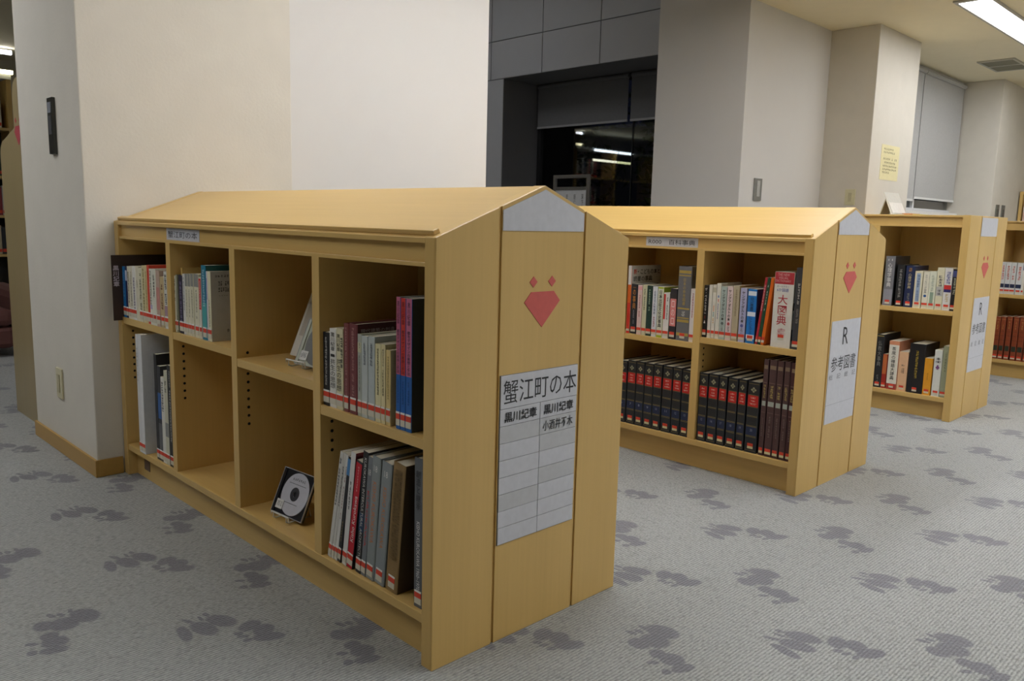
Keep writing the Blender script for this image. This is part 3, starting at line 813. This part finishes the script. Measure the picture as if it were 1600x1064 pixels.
# fourth bay, upper shelf
A = ' on the upper shelf nearest the camera'
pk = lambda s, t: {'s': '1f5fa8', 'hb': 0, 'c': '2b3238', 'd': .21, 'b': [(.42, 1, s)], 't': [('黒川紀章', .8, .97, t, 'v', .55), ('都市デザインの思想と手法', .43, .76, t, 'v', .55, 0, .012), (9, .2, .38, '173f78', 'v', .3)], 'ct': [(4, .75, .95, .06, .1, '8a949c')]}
row('4a', .491, .013, (0, 0), [
 ('black paperback with white title at the left end' + A, cream(13, .28, .94, 'c9c6bf', .35, '1a1a1c')),
 ('white book with large black title' + A, {'s': 'dedbd0', 't': [('黒川紀章', .72, .95, INKC, 'v', .6), ('共生の思想', .25, .62, '1c1c1c', 'v', .75, 0, .0), ('■', .645, .68, INKC, 'v', .6)]}),
 ('cream book with large black title' + A, {'s': 'd8cfa8', 't': [('黒川紀章', .72, .93, INKC, 'v', .5, -.15), ('共生の思想', .23, .63, '1c1c1c', 'v', .7, -.08), (6, .52, .9, '2c2c28', 'v', .35, .3)]}),
 ('narrower burgundy book' + A, cream(24, .15, .96, 'b98a84', .3, '7d3f3e', hb=1)),
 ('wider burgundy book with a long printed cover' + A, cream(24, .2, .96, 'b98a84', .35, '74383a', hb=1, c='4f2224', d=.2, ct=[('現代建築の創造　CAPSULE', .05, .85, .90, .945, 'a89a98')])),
 ('narrow grey book right of the burgundy pair', cream(8, .3, .9, '77786e', .3, 'aaaea0', b=[(.78, .9, 'c6c29e')])),
 ('first pale grey green book right of the burgundy pair', cream(7, .65, .92, '70757a', .4, 'bcc2bd', d=.17)),
 ('second pale grey green book right of the burgundy pair', cream(7, .65, .92, '70757a', .4, 'b7beba', d=.17)),
 ('first cream pocket book left of the blue volumes', cream(16, .35, .95, '6d674c', .35, 'ded4a4')),
 ('second cream pocket book left of the blue volumes', cream(16, .35, .95, '6d674c', .35, 'dccf9c')),
 ('yellowish pocket book right before the gap and the blue volumes', cream(16, .35, .92, '94804a', .35, 'dcc382', c='cdbd98', d=.12)),
 ('left tall pink-over-blue volume' + A, pk('c0627f', '34203c')),
 ('middle tall red-over-blue volume' + A, pk('cf3a30', '4a1818')),
 ('right tall pink-over-blue volume with dark side cover' + A, pk('c66a88', '34203c'))],
 'books on the upper shelf nearest the camera')
# fourth bay, lower shelf
A = ' on the lower shelf nearest the camera'
row('4b', .114, .013, (0, 0), [
 ('leftmost thin white leaning volume with black print' + A, cream(14, .5, .95, '2a2a28', .5, 'd4d1c8', d=.25)),
 ('second thin white leaning volume with black print' + A, cream(14, .5, .88, '2a2a28', .5, 'cfccc2', d=.25)),
 ('white leaning volume with small red print' + A, cream(16, .4, .9, '8a4a40', .3, 'd8d6ce', d=.25)),
 ('black leaning volume with a blue top' + A, {'s': '26272b', 'b': [(.83, .98, '4f86b8')], 't': [(7, .2, .4, '9a8a5c', 'v', .3)], 'd': .25}),
 ('white leaning volume next to the red one' + A, cream(6, .5, .75, '444440', .3, 'd6d4ce', d=.25, c='7a2530')),
 ('red and black leaning volume with a white title' + A, {'s': '24252a', 'b': [(.0, .98, 'c2182c')], 't': [('Kisho Kurokawa', .25, .68, 'e8e2dc', 'up', .5), (9, .72, .95, 'e0a8a8', 'v', .2)], 'd': .25}),
 ('black leaning volume with a long white capital title' + A, {'s': '17171a', 't': [('KUROKAWA INTERCULTURAL ARCHITECTURE', .08, .95, 'd6d3cc', 'down', .42, .05)], 'd': .26, 'b': [(.35, .5, '1f3a58')]}),
 ('slate grey volume with red lettering' + A, {'s': '74787c', 't': [('KUROKAWA', .25, .72, 'c83a34', 'down', .4), ('18', .85, .9, 'dcdcd8', 'h', .5)], 'd': .24}),
 ('first light grey volume with orange lettering' + A, {'s': '8c9290', 'hb': 1, 't': [('KISHO KUROKAWA', .3, .8, 'cf7a3c', 'down', .4), ('18', .88, .93, 'd8d8d2', 'h', .4)], 'd': .24}),
 ('second light grey volume with orange lettering' + A, {'s': '8a9090', 'hb': 1, 't': [('KISHO KUROKAWA', .3, .8, 'c9803c', 'down', .35), ('18', .88, .93, 'd8d8d2', 'h', .35)], 'd': .24}),
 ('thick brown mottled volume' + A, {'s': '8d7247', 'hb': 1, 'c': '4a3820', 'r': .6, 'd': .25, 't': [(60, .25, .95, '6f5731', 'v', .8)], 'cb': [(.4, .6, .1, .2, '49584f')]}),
 ('dark grey volume with white lettering against the near end panel', {'s': '5c5f62', 'hb': 1, 't': [('KISHO KUROKAWA 1960–1970', .12, .58, 'dcdcda', 'down', .36), ('創造と継承', .66, .92, '2c2d30', 'v', .5)], 'd': .26})],
 'books on the lower shelf nearest the camera')

# second bookcase, near upper bay
A = ' on the near upper shelf of the second bookcase'
ya = lambda s, n, c: {'s': s, 't': [('ヤングアダルトの本', .36, .94, INKC, 'v', .5, 0, .02), (n, .275, .335, c, 'h', .42), (7, .16, .26, '77746e', 'v', .4)]}
row('2Ra', .516, 1.661, (0, 0), [
 ('black book with white title left' + A, {'s': '1a1a1b', 't': [('ザ・ベストセラー', .46, .95, 'e0ddd6', 'v', .55, 0, .02), (2, .36, .42, '8a2e26', 'v', .4), ('▲', .27, .33, 'e8e6e0', 'h', .4)]}),
 ('thin plain white book' + A, {'s': 'dcd8ca'}),
 ('white book with orange dotted title' + A, {'s': 'dedacb', 't': [(4, .5, .62, 'e0842a', 'v', .4), (3, .4, .5, '3a9a96', 'v', .4), (3, .28, .38, 'd8a02c', 'v', .4)], 'b': [(.86, .95, 'b9b49c')]}),
 ('white book, blue and red title,' + A, {'s': 'e0dccd', 't': [(1, .74, .8, '3a78c0', 'v', .5), (1, .66, .72, 'd85a4a', 'v', .5), (7, .36, .64, '5c5c9a', 'v', .35)]}),
 ('grey green book with number two' + A, ya('aebdb5', '❷', '47524c')),
 ('pale pink book with number one' + A, ya('dcc8c6', '❶', 'c23a38')),
 ('beige book after the pink one' + A, cream(14, .45, .93, '8a7a5e', .3, 'b9ad90', c='c9a862')),
 ('lavender book with number three' + A, ya('b4b4d2', '❸', '2f3d92')),
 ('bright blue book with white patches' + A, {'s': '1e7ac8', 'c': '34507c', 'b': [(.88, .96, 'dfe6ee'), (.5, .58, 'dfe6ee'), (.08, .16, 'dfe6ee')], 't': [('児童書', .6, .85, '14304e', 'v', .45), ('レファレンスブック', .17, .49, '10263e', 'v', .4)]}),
 ('thin red book leaning' + A, {'s': 'b02a38', 'd': .18, 't': [(9, .5, .9, 'e8c8c8', 'v', .4)]}),
 ('thin dark green book leaning' + A, {'s': '1c4a34', 'd': .18, 't': [(9, .5, .9, 'c8d8cc', 'v', .3)]}),
 ('orange leaning book' + A, {'s': 'dd6a1c', 'd': .18}),
 ('very thick white dictionary with big red characters on the second bookcase', {'s': 'e0dcd2', 'b': [(.84, .995, 'b8303c')], 'd': .2, 'lz': .025,
   't': [('大図典', .30, .70, 'b32a36', 'v', .5, -.02, .006), ('6か国語', .74, .785, '3a4fa0', 'h', .6, -.05), ('オールカラー', .795, .82, '44424c', 'h', .62, -.05), ('THE NEW', .945, .98, 'dca8a8', 'h', .6, -.05), ('VISUAL', .905, .935, 'dca8a8', 'h', .5, -.05), ('DICTIONARY', .865, .895, 'dca8a8', 'h', .78, -.05), (3, .16, .26, 'd8a0a4', 'v', .5)],
   'cb': [(.02, .3, .5, .6, '2d2d2d'), (.05, .3, .36, .46, '3aa0a8'), (.02, .35, .1, .25, '2a2a2c')]}),
 ('tall charcoal book against the end panel' + A, {'s': '3a3c42', 'hb': 1, 'd': .22, 't': [(5, .55, .88, 'b8b8b4', 'v', .35), (12, .32, .5, '8a8a88', 'v', .4)]})],
 'books on the near upper shelf of the second bookcase', True)
# second bookcase, next upper bay
A = ' on the left upper shelf of the second bookcase'
row('2La', .49, 1.661, (0, 0), [
 ('tall orange-spined book with bold black title on its white cover, second bookcase', {'s': 'd9651f', 'c': 'd6d4cf', 'd': .2, 'b': [(0, .45, 'cc3020'), (.72, 1, 'd8d6d2')],
   'ct': [('新', .06, .18, .87, .95, 'd9472e'), ('・こどもの本と', .20, .96, .87, .95, '1c1c1c'), ('読書の事典', .06, .70, .765, .845, '1c1c1c')]}),
 ('black book with orange title' + A, {'s': '20242c', 't': [('…の事典', .5, .94, 'd08a3a', 'v', .5), (10, .2, .48, '8c8c90', 'v', .3)]}),
 ('pale pink book with red title' + A, cream(11, .35, .85, 'b86a66', .35, 'e0c4bc', b=[(.9, .97, 'e8a8a8')])),
 ('cream green book' + A, cream(11, .5, .92, '4d5a40', .35, 'cfcdaa')),
 ('dark green book' + A, cream(10, .5, .93, 'b0c8a8', .3, '1d3c34')),
 ('white book with blue title' + A, {'s': 'dde0e4', 't': [('出版文化人物事典', .45, .92, '4a5a84', 'v', .45), (5, .2, .4, 'b85a5a', 'v', .4)]}),
 ('lime book with large black title' + A, {'s': 'd6d8c2', 'c': 'a3b81c', 'b': [(.97, 1, 'a9bc26'), (0, .06, 'a9bc26')], 't': [('日本出版文化史事典', .2, .93, '1f2420', 'v', .6, 0, .01)]}),
 ('short white book with red strip' + A, {'s': 'e0dcd4', 'b': [], 't': [(9, .4, .92, '5c5c5c', 'v', .25, .18), ('■', .42, .97, 'd2302c', 'h', .3, -.3)]}),
 ('dark book with a pink panel' + A, {'s': '2f2d32', 'b': [(.26, .8, 'dc8480')], 't': [('□の□', .3, .76, 'f0e4e0', 'v', .5)]}),
 ('tall thick grey book with gold bands' + A, {'s': '6d6e70', 'hb': 1, 'd': .24, 'b': [(.905, .945, 'b49a4c'), (.87, .885, 'b49a4c'), (.425, .445, 'b49a4c'), (.3, .315, 'b49a4c'), (.25, .285, 'b49a4c'), (.065, .105, 'b49a4c')],
   't': [('日本の参考図書', .48, .84, 'b9a052', 'v', .22), (4, .33, .40, 'cfcfca', 'v', .3)]}),
 ('white book with pink title' + A, cream(9, .45, .92, 'b86a70', .35, 'e2dcd8'))],
 'books on the left upper shelf of the second bookcase', True)

# encyclopedia volumes
ORD = ['first', 'second', 'third', 'fourth', 'fifth', 'sixth', 'seventh', 'eighth']
def encyc(nm):
    return {'s': '23262a', 'hb': 1, 'r': .32, 'd': .215, 'lz': .014, 'ls': .8, 'lb': LABY,
            'b': [(.965, .97, '8a7a48'), (.81, .815, '8a7a48'), (.65, .806, 'c3251e'), (.64, .645, '8a7a48'), (.518, .523, '8a7a48'), (.505, .51, '8a7a48'), (.378, .383, '8a7a48'), (.365, .37, '8a7a48'), (.245, .362, '1d2a4a'), (.235, .24, '8a7a48'), (.22, .225, '8a7a48'), (.03, .034, '8a7a48')],
            't': [('❖', .845, .925, '9a9878', 'h', .5), (1, .76, .785, 'e0b0a0', 'h', .5), (1, .715, .74, 'e0b0a0', 'h', .4), (1, .675, .7, 'e0b0a0', 'h', .6), (nm, .3, .335, '8a93aa', 'h', .2)]}
row('2Lb', .114, 1.660, (0, 0), [('%s black encyclopedia volume from the left on the left lower shelf of the second bookcase' % ORD[i], encyc(str(i + 6))) for i in range(8)],
    'black encyclopedia volumes', True)
LB = {'s': '4f3534', 'hb': 1, 'r': .5, 'd': .24, 'ls': .9, 'lb': LABY, 'b': [(.9, .94, '84705a'), (.755, .765, '6f5550'), (.52, .57, 'a9b0a4'), (.45, .457, '6f5550')],
      't': [(5, .6, .74, 'b5a060', 'v', .5), (9, .2, .42, '7c6a62', 'v', .3)]}
row('2Rb', .114, 1.660, (0, 0),
    [('%s black encyclopedia volume from the divider on the near lower shelf of the second bookcase' % ORD[i], encyc(str(i + 15))) for i in range(6)] +
    [('%s tall dark brown volume from the left next to the encyclopedias' % ORD[i], dict(LB, s=('4f3534' if i < 4 else '431f22'))) for i in range(5)],
    'large bound volumes on the near lower shelf', True)

# third bookcase
A = ' on the third bookcase, upper shelf'
row('3a', .548, 3.330, (0, 0), [
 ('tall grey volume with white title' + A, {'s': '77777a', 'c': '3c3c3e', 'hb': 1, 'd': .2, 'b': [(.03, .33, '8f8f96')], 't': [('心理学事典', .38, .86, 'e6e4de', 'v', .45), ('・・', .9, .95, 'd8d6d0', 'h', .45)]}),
 ('black volume with grey title' + A, {'s': '232628', 'hb': 1, 't': [(8, .2, .9, '9a9a94', 'v', .4)], 'd': .19}),
 ('navy volume with gold title' + A, {'s': '232f52', 'hb': 1, 't': [('心理学辞典', .45, .82, 'cfc08a', 'v', .36), (3, .86, .95, 'b8863c', 'v', .4), (5, .15, .35, '8a8a78', 'v', .3)], 'd': .19}),
 ('cream book with blue striped title' + A, {'s': 'dcd5b6', 't': [('■', .18, .94, '9fb2cc', 'h', .5), (10, .2, .9, '3c5684', 'v', .35)]}),
 ('cream book with a blue dot' + A, {'s': 'dfdac4', 't': [('カウンセリング辞典', .42, .92, '3a3c3c', 'v', .38), ('●', .31, .38, '2f5c96', 'h', .5)]}),
 ('cream book with green picture' + A, {'s': 'd8d9c2', 't': [('■', .15, .45, '8ba08a', 'h', .5), (8, .4, .9, 'a4b09c', 'v', .4)]}),
 ('cream book with grey title block' + A, {'s': 'd9d4b4', 'b': [(.33, .55, 'b8b6ae')], 't': [(7, .35, .82, '58565a', 'v', .6)]}),
 ('white book with red and blue bands' + A, {'s': 'dad8d2', 'b': [(.5, .6, 'c8302c'), (.43, .5, '2c2c6a')], 't': [(5, .62, .92, '6a6ea8', 'v', .6), (2, .2, .4, 'c0a868', 'v', .4)]}),
 ('black book with blue top' + A, {'s': '1f2026', 'b': [(.82, .97, '4a5288')], 't': [(6, .4, .8, 'b8c0a8', 'v', .5)]})],
 'books on the upper shelf of the third bookcase', True)
A = ' on the third bookcase, lower shelf'
row('3b', .114, 3.325, (0, 0), [
 ('tall black volume with grey title' + A, {'s': '26282a', 'hb': 1, 'd': .22, 'b': [(.96, .975, '9a8a50')], 't': [('仏教大事典', .4, .88, '8c8c84', 'v', .5), (3, .1, .24, '7c7c74', 'v', .3)]}),
 ('short narrow red book' + A, {'s': 'a02c20', 'b': [(.42, .98, 'c06a38')]}),
 ('white and orange dictionary with bold black title' + A, {'s': 'd8906a', 'd': .18, 'b': [(.12, .92, 'e0dccc'), (0, .12, '9c3430')], 't': [('茶席の禅語大辞典', .2, .88, '23231f', 'v', .4, 0, .01)]}),
 ('peach coloured book' + A, cream(5, .45, .68, '6a5040', .4, 'dfb48c', d=.16)),
 ('very thick black volume with gold title' + A, {'s': '1b1b1e', 'hb': 1, 'd': .2, 't': [(10, .3, .86, 'b49a3c', 'v', .2)]}),
 ('orange yellow short book' + A, cream(3, .4, .6, 'a87018', .2, 'dd9a26')),
 ('white book with a purple figure' + A, {'s': 'dadbd2', 't': [(2, .78, .84, '333333', 'v', .6), (1, .72, .77, '333333', 'v', .8), ('♣', .58, .68, '7a4a78', 'h', .5)]}),
 ('grey green book against the end panel' + A, cream(7, .5, .88, '6c7458', .3, '979c80'))],
 'books on the lower shelf of the third bookcase', True)
# farthest bookcase
row('4Sa', .542, 4.985, (0, 0), [('%s white volume with red title and blue band on the farthest bookcase' % ORD[i], {'s': 'd4d6d4', 'b': [(.2, .32, '1e2c4c')], 't': [(6, .45, .9, 'd0604c', 'v', .5)]}) for i in range(4)] +
    [('thin white book at the right end of the farthest bookcase upper shelf', {'s': 'dcd8cc', 'b': [(.75, .95, '6a70a0')]})], 'white volumes on the farthest bookcase', True)
row('4Sb', .114, 4.980, (0, 0), [('%s red brown leather volume on the farthest bookcase lower shelf' % ORD[i], {'s': '8a3f22', 'hb': 1, 'b': [(.2, .32, '1f2c20'), (.93, .95, 'a86a40'), (.45, .46, '6a2c18'), (.55, .56, '6a2c18'), (.65, .66, '6a2c18')], 't': [(3, .7, .9, 'c08a50', 'v', .3)]}) for i in range(6)],
    'red brown volumes on the farthest bookcase', True)

# ---------------------------------------------------------------- things on the shelves
# brown name divider sticking out of the first bay
t = thing('shelf_divider', 'dark brown shelf divider with white vertical lettering in the first bay', 'divider', (-1.7245, 0, .5705))
obj('plate', MB().prism([(-.027, -.012), (.002, -.012), (.002, 0), (.19, 0), (.19, .214), (-.027, .214)], 'x', 0, .0035), flat('3b2b22', .5), t, bevel=.001)
obj('lettering', letter_mb('黒川紀章', (-.023, -.003, .106, .178), '+x', .0039, 'v', .02), flat('cdbfc4', .6), t)

def wire_stand(loc, rz, label):
    t = thing('display_stand', label, 'stand', loc, rz, group='wire display stands')
    CL = flat('d8d6cc', .25)
    for s in (-1, 1):
        obj('wire', MB().tube([(s * .03, -.028, .022), (s * .03, -.028, .008), (s * .03, -.02, .004), (s * .03, .01, .006), (s * .03, .05, .004), (s * .03, .03, .09)], .0022, 6), CL, t)
    obj('front_rail', MB().tube([(-.04, -.028, .022), (-.042, -.028, .010), (-.04, -.028, .022), (.04, -.028, .022), (.042, -.028, .010)], .0022, 6), CL, t)
    obj('cross_rail', MB().tube([(-.03, .03, .09), (.03, .03, .09)], .0022, 6), CL, t)
    return t

def cd_case(loc, rz, label, dark=True):
    """jewel case leaning back on its stand; local z along the case height"""
    t = thing('disc_case', label, 'disc case', loc, rz)
    t.rotation_euler = (math.radians(-24), 0, rz)
    obj('tray', MB().box(-.071, .071, .003, .0095, 0, .125), flat('1c1c20' if dark else 'aeb3a0', .3), t, bevel=.0008)
    obj('hinge', MB().box(-.071, -.059, .0, .003, 0, .125), flat('26262b' if dark else 'b8bcac', .25), t)
    dc = obj('disc', MB().disc((.006, .0625), 'y', .058, .0012, .0028, 48, .0075), flat('c2c2c8' if dark else '6f6f6c', .3), t)
    obj('hub', MB().disc((.006, .0625), 'y', .019, .0008, .0012, 32, .0075), flat('38383c', .4), dc)
    rg = random.Random(4)
    if dark:
        obj('disc_print', marks_mb(7, (-.022, .036, .098, .105), '-y', .0009, rg, True), flat('5c5c60', .6), dc)
        for (a, b, z) in ((-.032, .043, .0885), (-.03, .03, .035)):
            obj('disc_print', MB().box(a, b, .0008, .0011, z, z + .0014), flat('5c5c62', .6), dc)
    lb = obj('barcode_label', MB().box(-.057, -.027, -.0006, .0002, .013, .038), flat('d8d6d0', .6), t)
    obj('barcode', marks_mb(7, (-.053, -.031, .02, .033), '-y', -.0008, rg, True), flat('55565a', .6), lb)
    # clear lid: rim and pane
    rim = MB().box(-.071, .071, -.001, .003, .1235, .125).box(-.071, .071, -.001, .003, 0, .0015).box(.0695, .071, -.001, .003, .0015, .1235).box(-.071, -.0695, -.001, .003, .0015, .1235)
    obj('lid_rim', rim, flat('b8b8b8', .2), t)
    return t
RZ = math.atan2(.012, .141)
cd_case((-.697, .052, .126), RZ, 'compact disc in a clear case leaning on the lower shelf of the third bay')
wire_stand((-.697, .062, .1145), RZ, 'clear wire stand under the disc case on the lower shelf')
cd_case((-.577, .063, .555), RZ, 'pale disc case half hidden behind the third divider on the upper shelf', False)
wire_stand((-.625, .075, .5435), RZ, 'clear wire stand under the pale disc case on the upper shelf')
cd_case((-.648, .165, .126), RZ, 'second dark disc case mostly hidden behind the front one on the lower shelf')
wire_stand((-.648, .175, .1145), RZ, 'clear wire stand under the hidden second disc case')
BX = -.695
# white booklet leaning behind the pale disc case
t = thing('booklet', 'tall white booklet leaning behind the pale disc case on the upper shelf', 'booklet', (BX, .115, .5445))
t.rotation_euler = (math.radians(-24), 0, RZ)
obj('sheet', MB().box(-.075, .075, 0, .004, .012, .225), flat('d5d1c4', .6), t)
obj('photo', MB().box(-.065, -.035, -.0006, .0, .07, .17), flat('b9b2a2', .5), t)
wire_stand((BX, .15, .5435), RZ, 'clear wire stand under the white booklet on the upper shelf')

# leaflet stand on top of the third bookcase
t = thing('leaflet_stand', 'white tilted leaflet stand on top of the third bookcase', 'stand', (-.52, 3.62, 1.0145))
obj('panel', MB().prism([(.028, 0), (.034, 0), (-.018, .122), (-.024, .122)], 'y', -.1, .1), flat('d8d6cc', .5), t)
obj('rear_leg', MB().prism([(-.05, 0), (-.045, 0), (-.016, .1), (-.021, .1)], 'y', -.06, .06), flat('a89f86', .5), t)
obj('leaflet', MB().prism([(.031, .012), (.0335, .012), (.008, .068), (.0055, .068)], 'y', -.09, .09), flat('ece9e2', .6), t)
obj('shelf_lip', MB().box(.03, .05, -.1, .1, 0, .008), flat('d8d6cc', .5), t)
t = thing('paper_box', 'small orange and yellow paper tray on top of the third bookcase', 'tray', (-.45, 3.7, 1.0145))
obj('tray', MB().box(-.03, .02, -.06, .06, 0, .012), flat('d8955a', .6), t)
obj('slips', MB().box(.022, .07, -.05, .05, 0, .008), flat('d9d070', .6), t)

# ---------------------------------------------------------------- far background
# low bookcase at the far wall
t = thing('bookcase', 'taller maple bookcase by the far column at the right edge', 'bookcase', (-1.33, 9.28, 0))
obj('side_panel', MB().box(0, .03, 0, .32, 0, 1.385), WZ, t); obj('side_panel', MB().box(1.4, 1.43, 0, .32, 0, 1.385), WZ, t)
obj('top_panel', MB().box(.03, 1.4, 0, .32, 1.355, 1.385), WX, t)
obj('back_panel', MB().box(.03, 1.4, .30, .32, .0, 1.355), WZ, t)
for z in (.1, .55, 1.02): obj('shelf_board', MB().box(.03, 1.4, .01, .3, z - .025, z), WX, t)
def bgbook(x, y, z, w, h, d, col, label, group, face='-y'):
    m = MB().box(0, w, 0, d, 0, h) if face == '-y' else MB().box(-d, 0, 0, w, 0, h)
    o_ = {'s': col, 'd': d}
    if face == '-y':
        return book((x, x + w, h, 0), z, y, (0, 0), label, group, dict(o_, b=[(.6, .85, 'd8d2c4')], t=[(4, .3, .55, 'b84a40', 'v', .5)]))
for i, (c, n) in enumerate((('d8b8a8', 'pale pink'), ('7fb2c8', 'light blue'), ('8e3038', 'dark red'), ('c8b078', 'tan'), ('7a9a80', 'green'))):
    bgbook(-1.285 + i * .047, 9.29, 1.02, .043, .24, .18, c, n + ' book on the top shelf of the taller bookcase by the far column', 'books by the far column')

# tall shelf end behind the left pillar
t = thing('tall_bookcase', 'tall bookcase end panel with rounded steps behind the left pillar', 'bookcase', (-3.02, -.045, 0))
def arc(cx, cz, r, a0, a1, n=6):
    return [(cx + r * math.cos(math.radians(a0 + (a1 - a0) * i / n)), cz + r * math.sin(math.radians(a0 + (a1 - a0) * i / n))) for i in range(n + 1)]
ol = [(0, 0), (.5, 0), (.5, 1.47)] + arc(.32, 1.40, .07, 90, 180) + [(.25, 1.27)] + arc(.07, 1.16, .07, 90, 180)
obj('end_panel', MB().prism(ol, 'y', 0, .03), wood('z', '9c8c66'), t, bevel=.002)
em = obj('emblem', MB().prism([(.315 - .036, 1.275), (.315 - .057, 1.253), (.315, 1.196), (.315 + .057, 1.253), (.315 + .036, 1.275)], 'y', -.001, 0), flat('b04a50', .5), t)
for s in (-1, 1):
    c_ = .315 + s * .0295
    obj('emblem_diamond', MB().prism([(c_ - .012, 1.298), (c_, 1.286), (c_ + .012, 1.298), (c_, 1.31)], 'y', -.001, 0), flat('b04a50', .5), em)
obj('back_panel', MB().box(.24, .26, .03, .9, .1, 1.4), WZ, t)
for z in (.1, .5, .9, 1.12): obj('shelf_board', MB().box(.01, .24, .03, .9, z - .025, z), WYd, t)
obj('end_panel', MB().prism(ol, 'y', .9, .93), WZ, t)

# wall bookcase with lit canopy at the far left
t = thing('wall_bookcase', 'tall wall bookcase under strip lights at the far left', 'bookcase', (-8.35, -3.2, 0))
for y in (0, 1.1, 2.2, 3.3, 4.36):
    obj('upright', MB().box(0, .34, y, y + .04, 0, 2.16), WZ, t)
obj('top_panel', MB().box(0, .36, 0, 4.4, 2.16, 2.2), flat('cfd3d6', .5), t)
obj('back_panel', MB().box(0, .02, .04, 4.36, .0, 2.16), flat('2c2a26', .6), t)
for z in (.1, .48, .86, 1.24, 1.70):
    obj('shelf_board', MB().box(.02, .34, .04, 4.36, z - .025, z), WYd, t)
rg = random.Random(11)
pal = ['d9d4c8', '9a3038', '2b2d33', 'c8c4b8', '4a5a7a', '6a3a2c', 'b8a888', '33402f', '7d7f86', 'd8d8dc', '8c2c34', '1f2024']
cn = ['white', 'dark red', 'black', 'pale grey', 'slate blue', 'brown', 'tan', 'dark green', 'grey', 'bluish white', 'wine red', 'inky black']
lv = {1.70: 'top', 1.24: 'second', .86: 'third', .48: 'fourth'}
for z, nm in lv.items():
    y = .58
    for k_ in range(12):
        w = rg.uniform(.035, .05)
        c = (k_ * 5 + int(z * 10)) % 12
        o_ = obj('book', MB().box(-.17, 0, 0, w, 0, rg.uniform(.26, .32)), [flat(pal[c], .5)], loc=(-8.05, y, z + .0005), bevel=.001)
        tag(o_, '%s book on the %s shelf of the far left wall bookcase' % (cn[c], nm), 'book', 'books on the far left wall bookcase')
        obj('call_label', MB().box(0, .0006, .003, w - .003, .02, .05), LABR, o_)
        y += w + .002
        if y > 1.1: break
for nm, z, y0, y1, col, e in (('first ceiling', 2.41, 1.1, 1.215, 'f4f8ff', 9), ('first canopy', 2.225, 1.1, 1.215, 'fff2c0', 5),
                           ('left upper', 2.165, .11, .74, 'eaf4ff', 7), ('left lower', 2.0, .11, .74, 'fff6d8', 4),
                           ('right upper', 2.165, -.32, .06, 'eaf4ff', 7), ('right lower', 2.0, -.32, .06, 'f0f0b0', 3)):
    t = thing('strip_light', '%s fluorescent strip at the far left wall bookcase' % nm, 'light', (-8.0 + (.02 if z > 2.1 else 0), y0, z), group='strip lights at the far left')
    obj('tube', MB().tube([(0, .0, 0), (0, y1 - y0, 0)], .02, 10), glow(col, e, 'tube_glow'), t)
    obj('holder', MB().box(-.04, -.018, 0, y1 - y0, -.02, .02), flat('d8d8d8', .4), t)

# red sofa at the far left
t = thing('sofa', 'dark red upholstered sofa at the far left edge', 'sofa', (-4.95, -.3, 0))
RD = flat('623c36', .8)
obj('base', MB().box(-.4, .38, -.75, .62, .06, .2), RD, t, bevel=.03)
obj('seat_cushion', MB().box(-.2, .4, -.75, .62, .2, .31), RD, t, bevel=.04)
obj('backrest', MB().box(-.45, -.2, -.75, .62, .2, .52), RD, t, bevel=.05)
obj('armrest', MB().box(-.4, .4, .62, .78, .06, .42), RD, t, bevel=.05)
for x in (-.33, .3):
    for y in (-.65, .65): obj('leg', MB().box(x, x + .05, y, y + .05, 0, .06), flat('2a2018', .5), t)
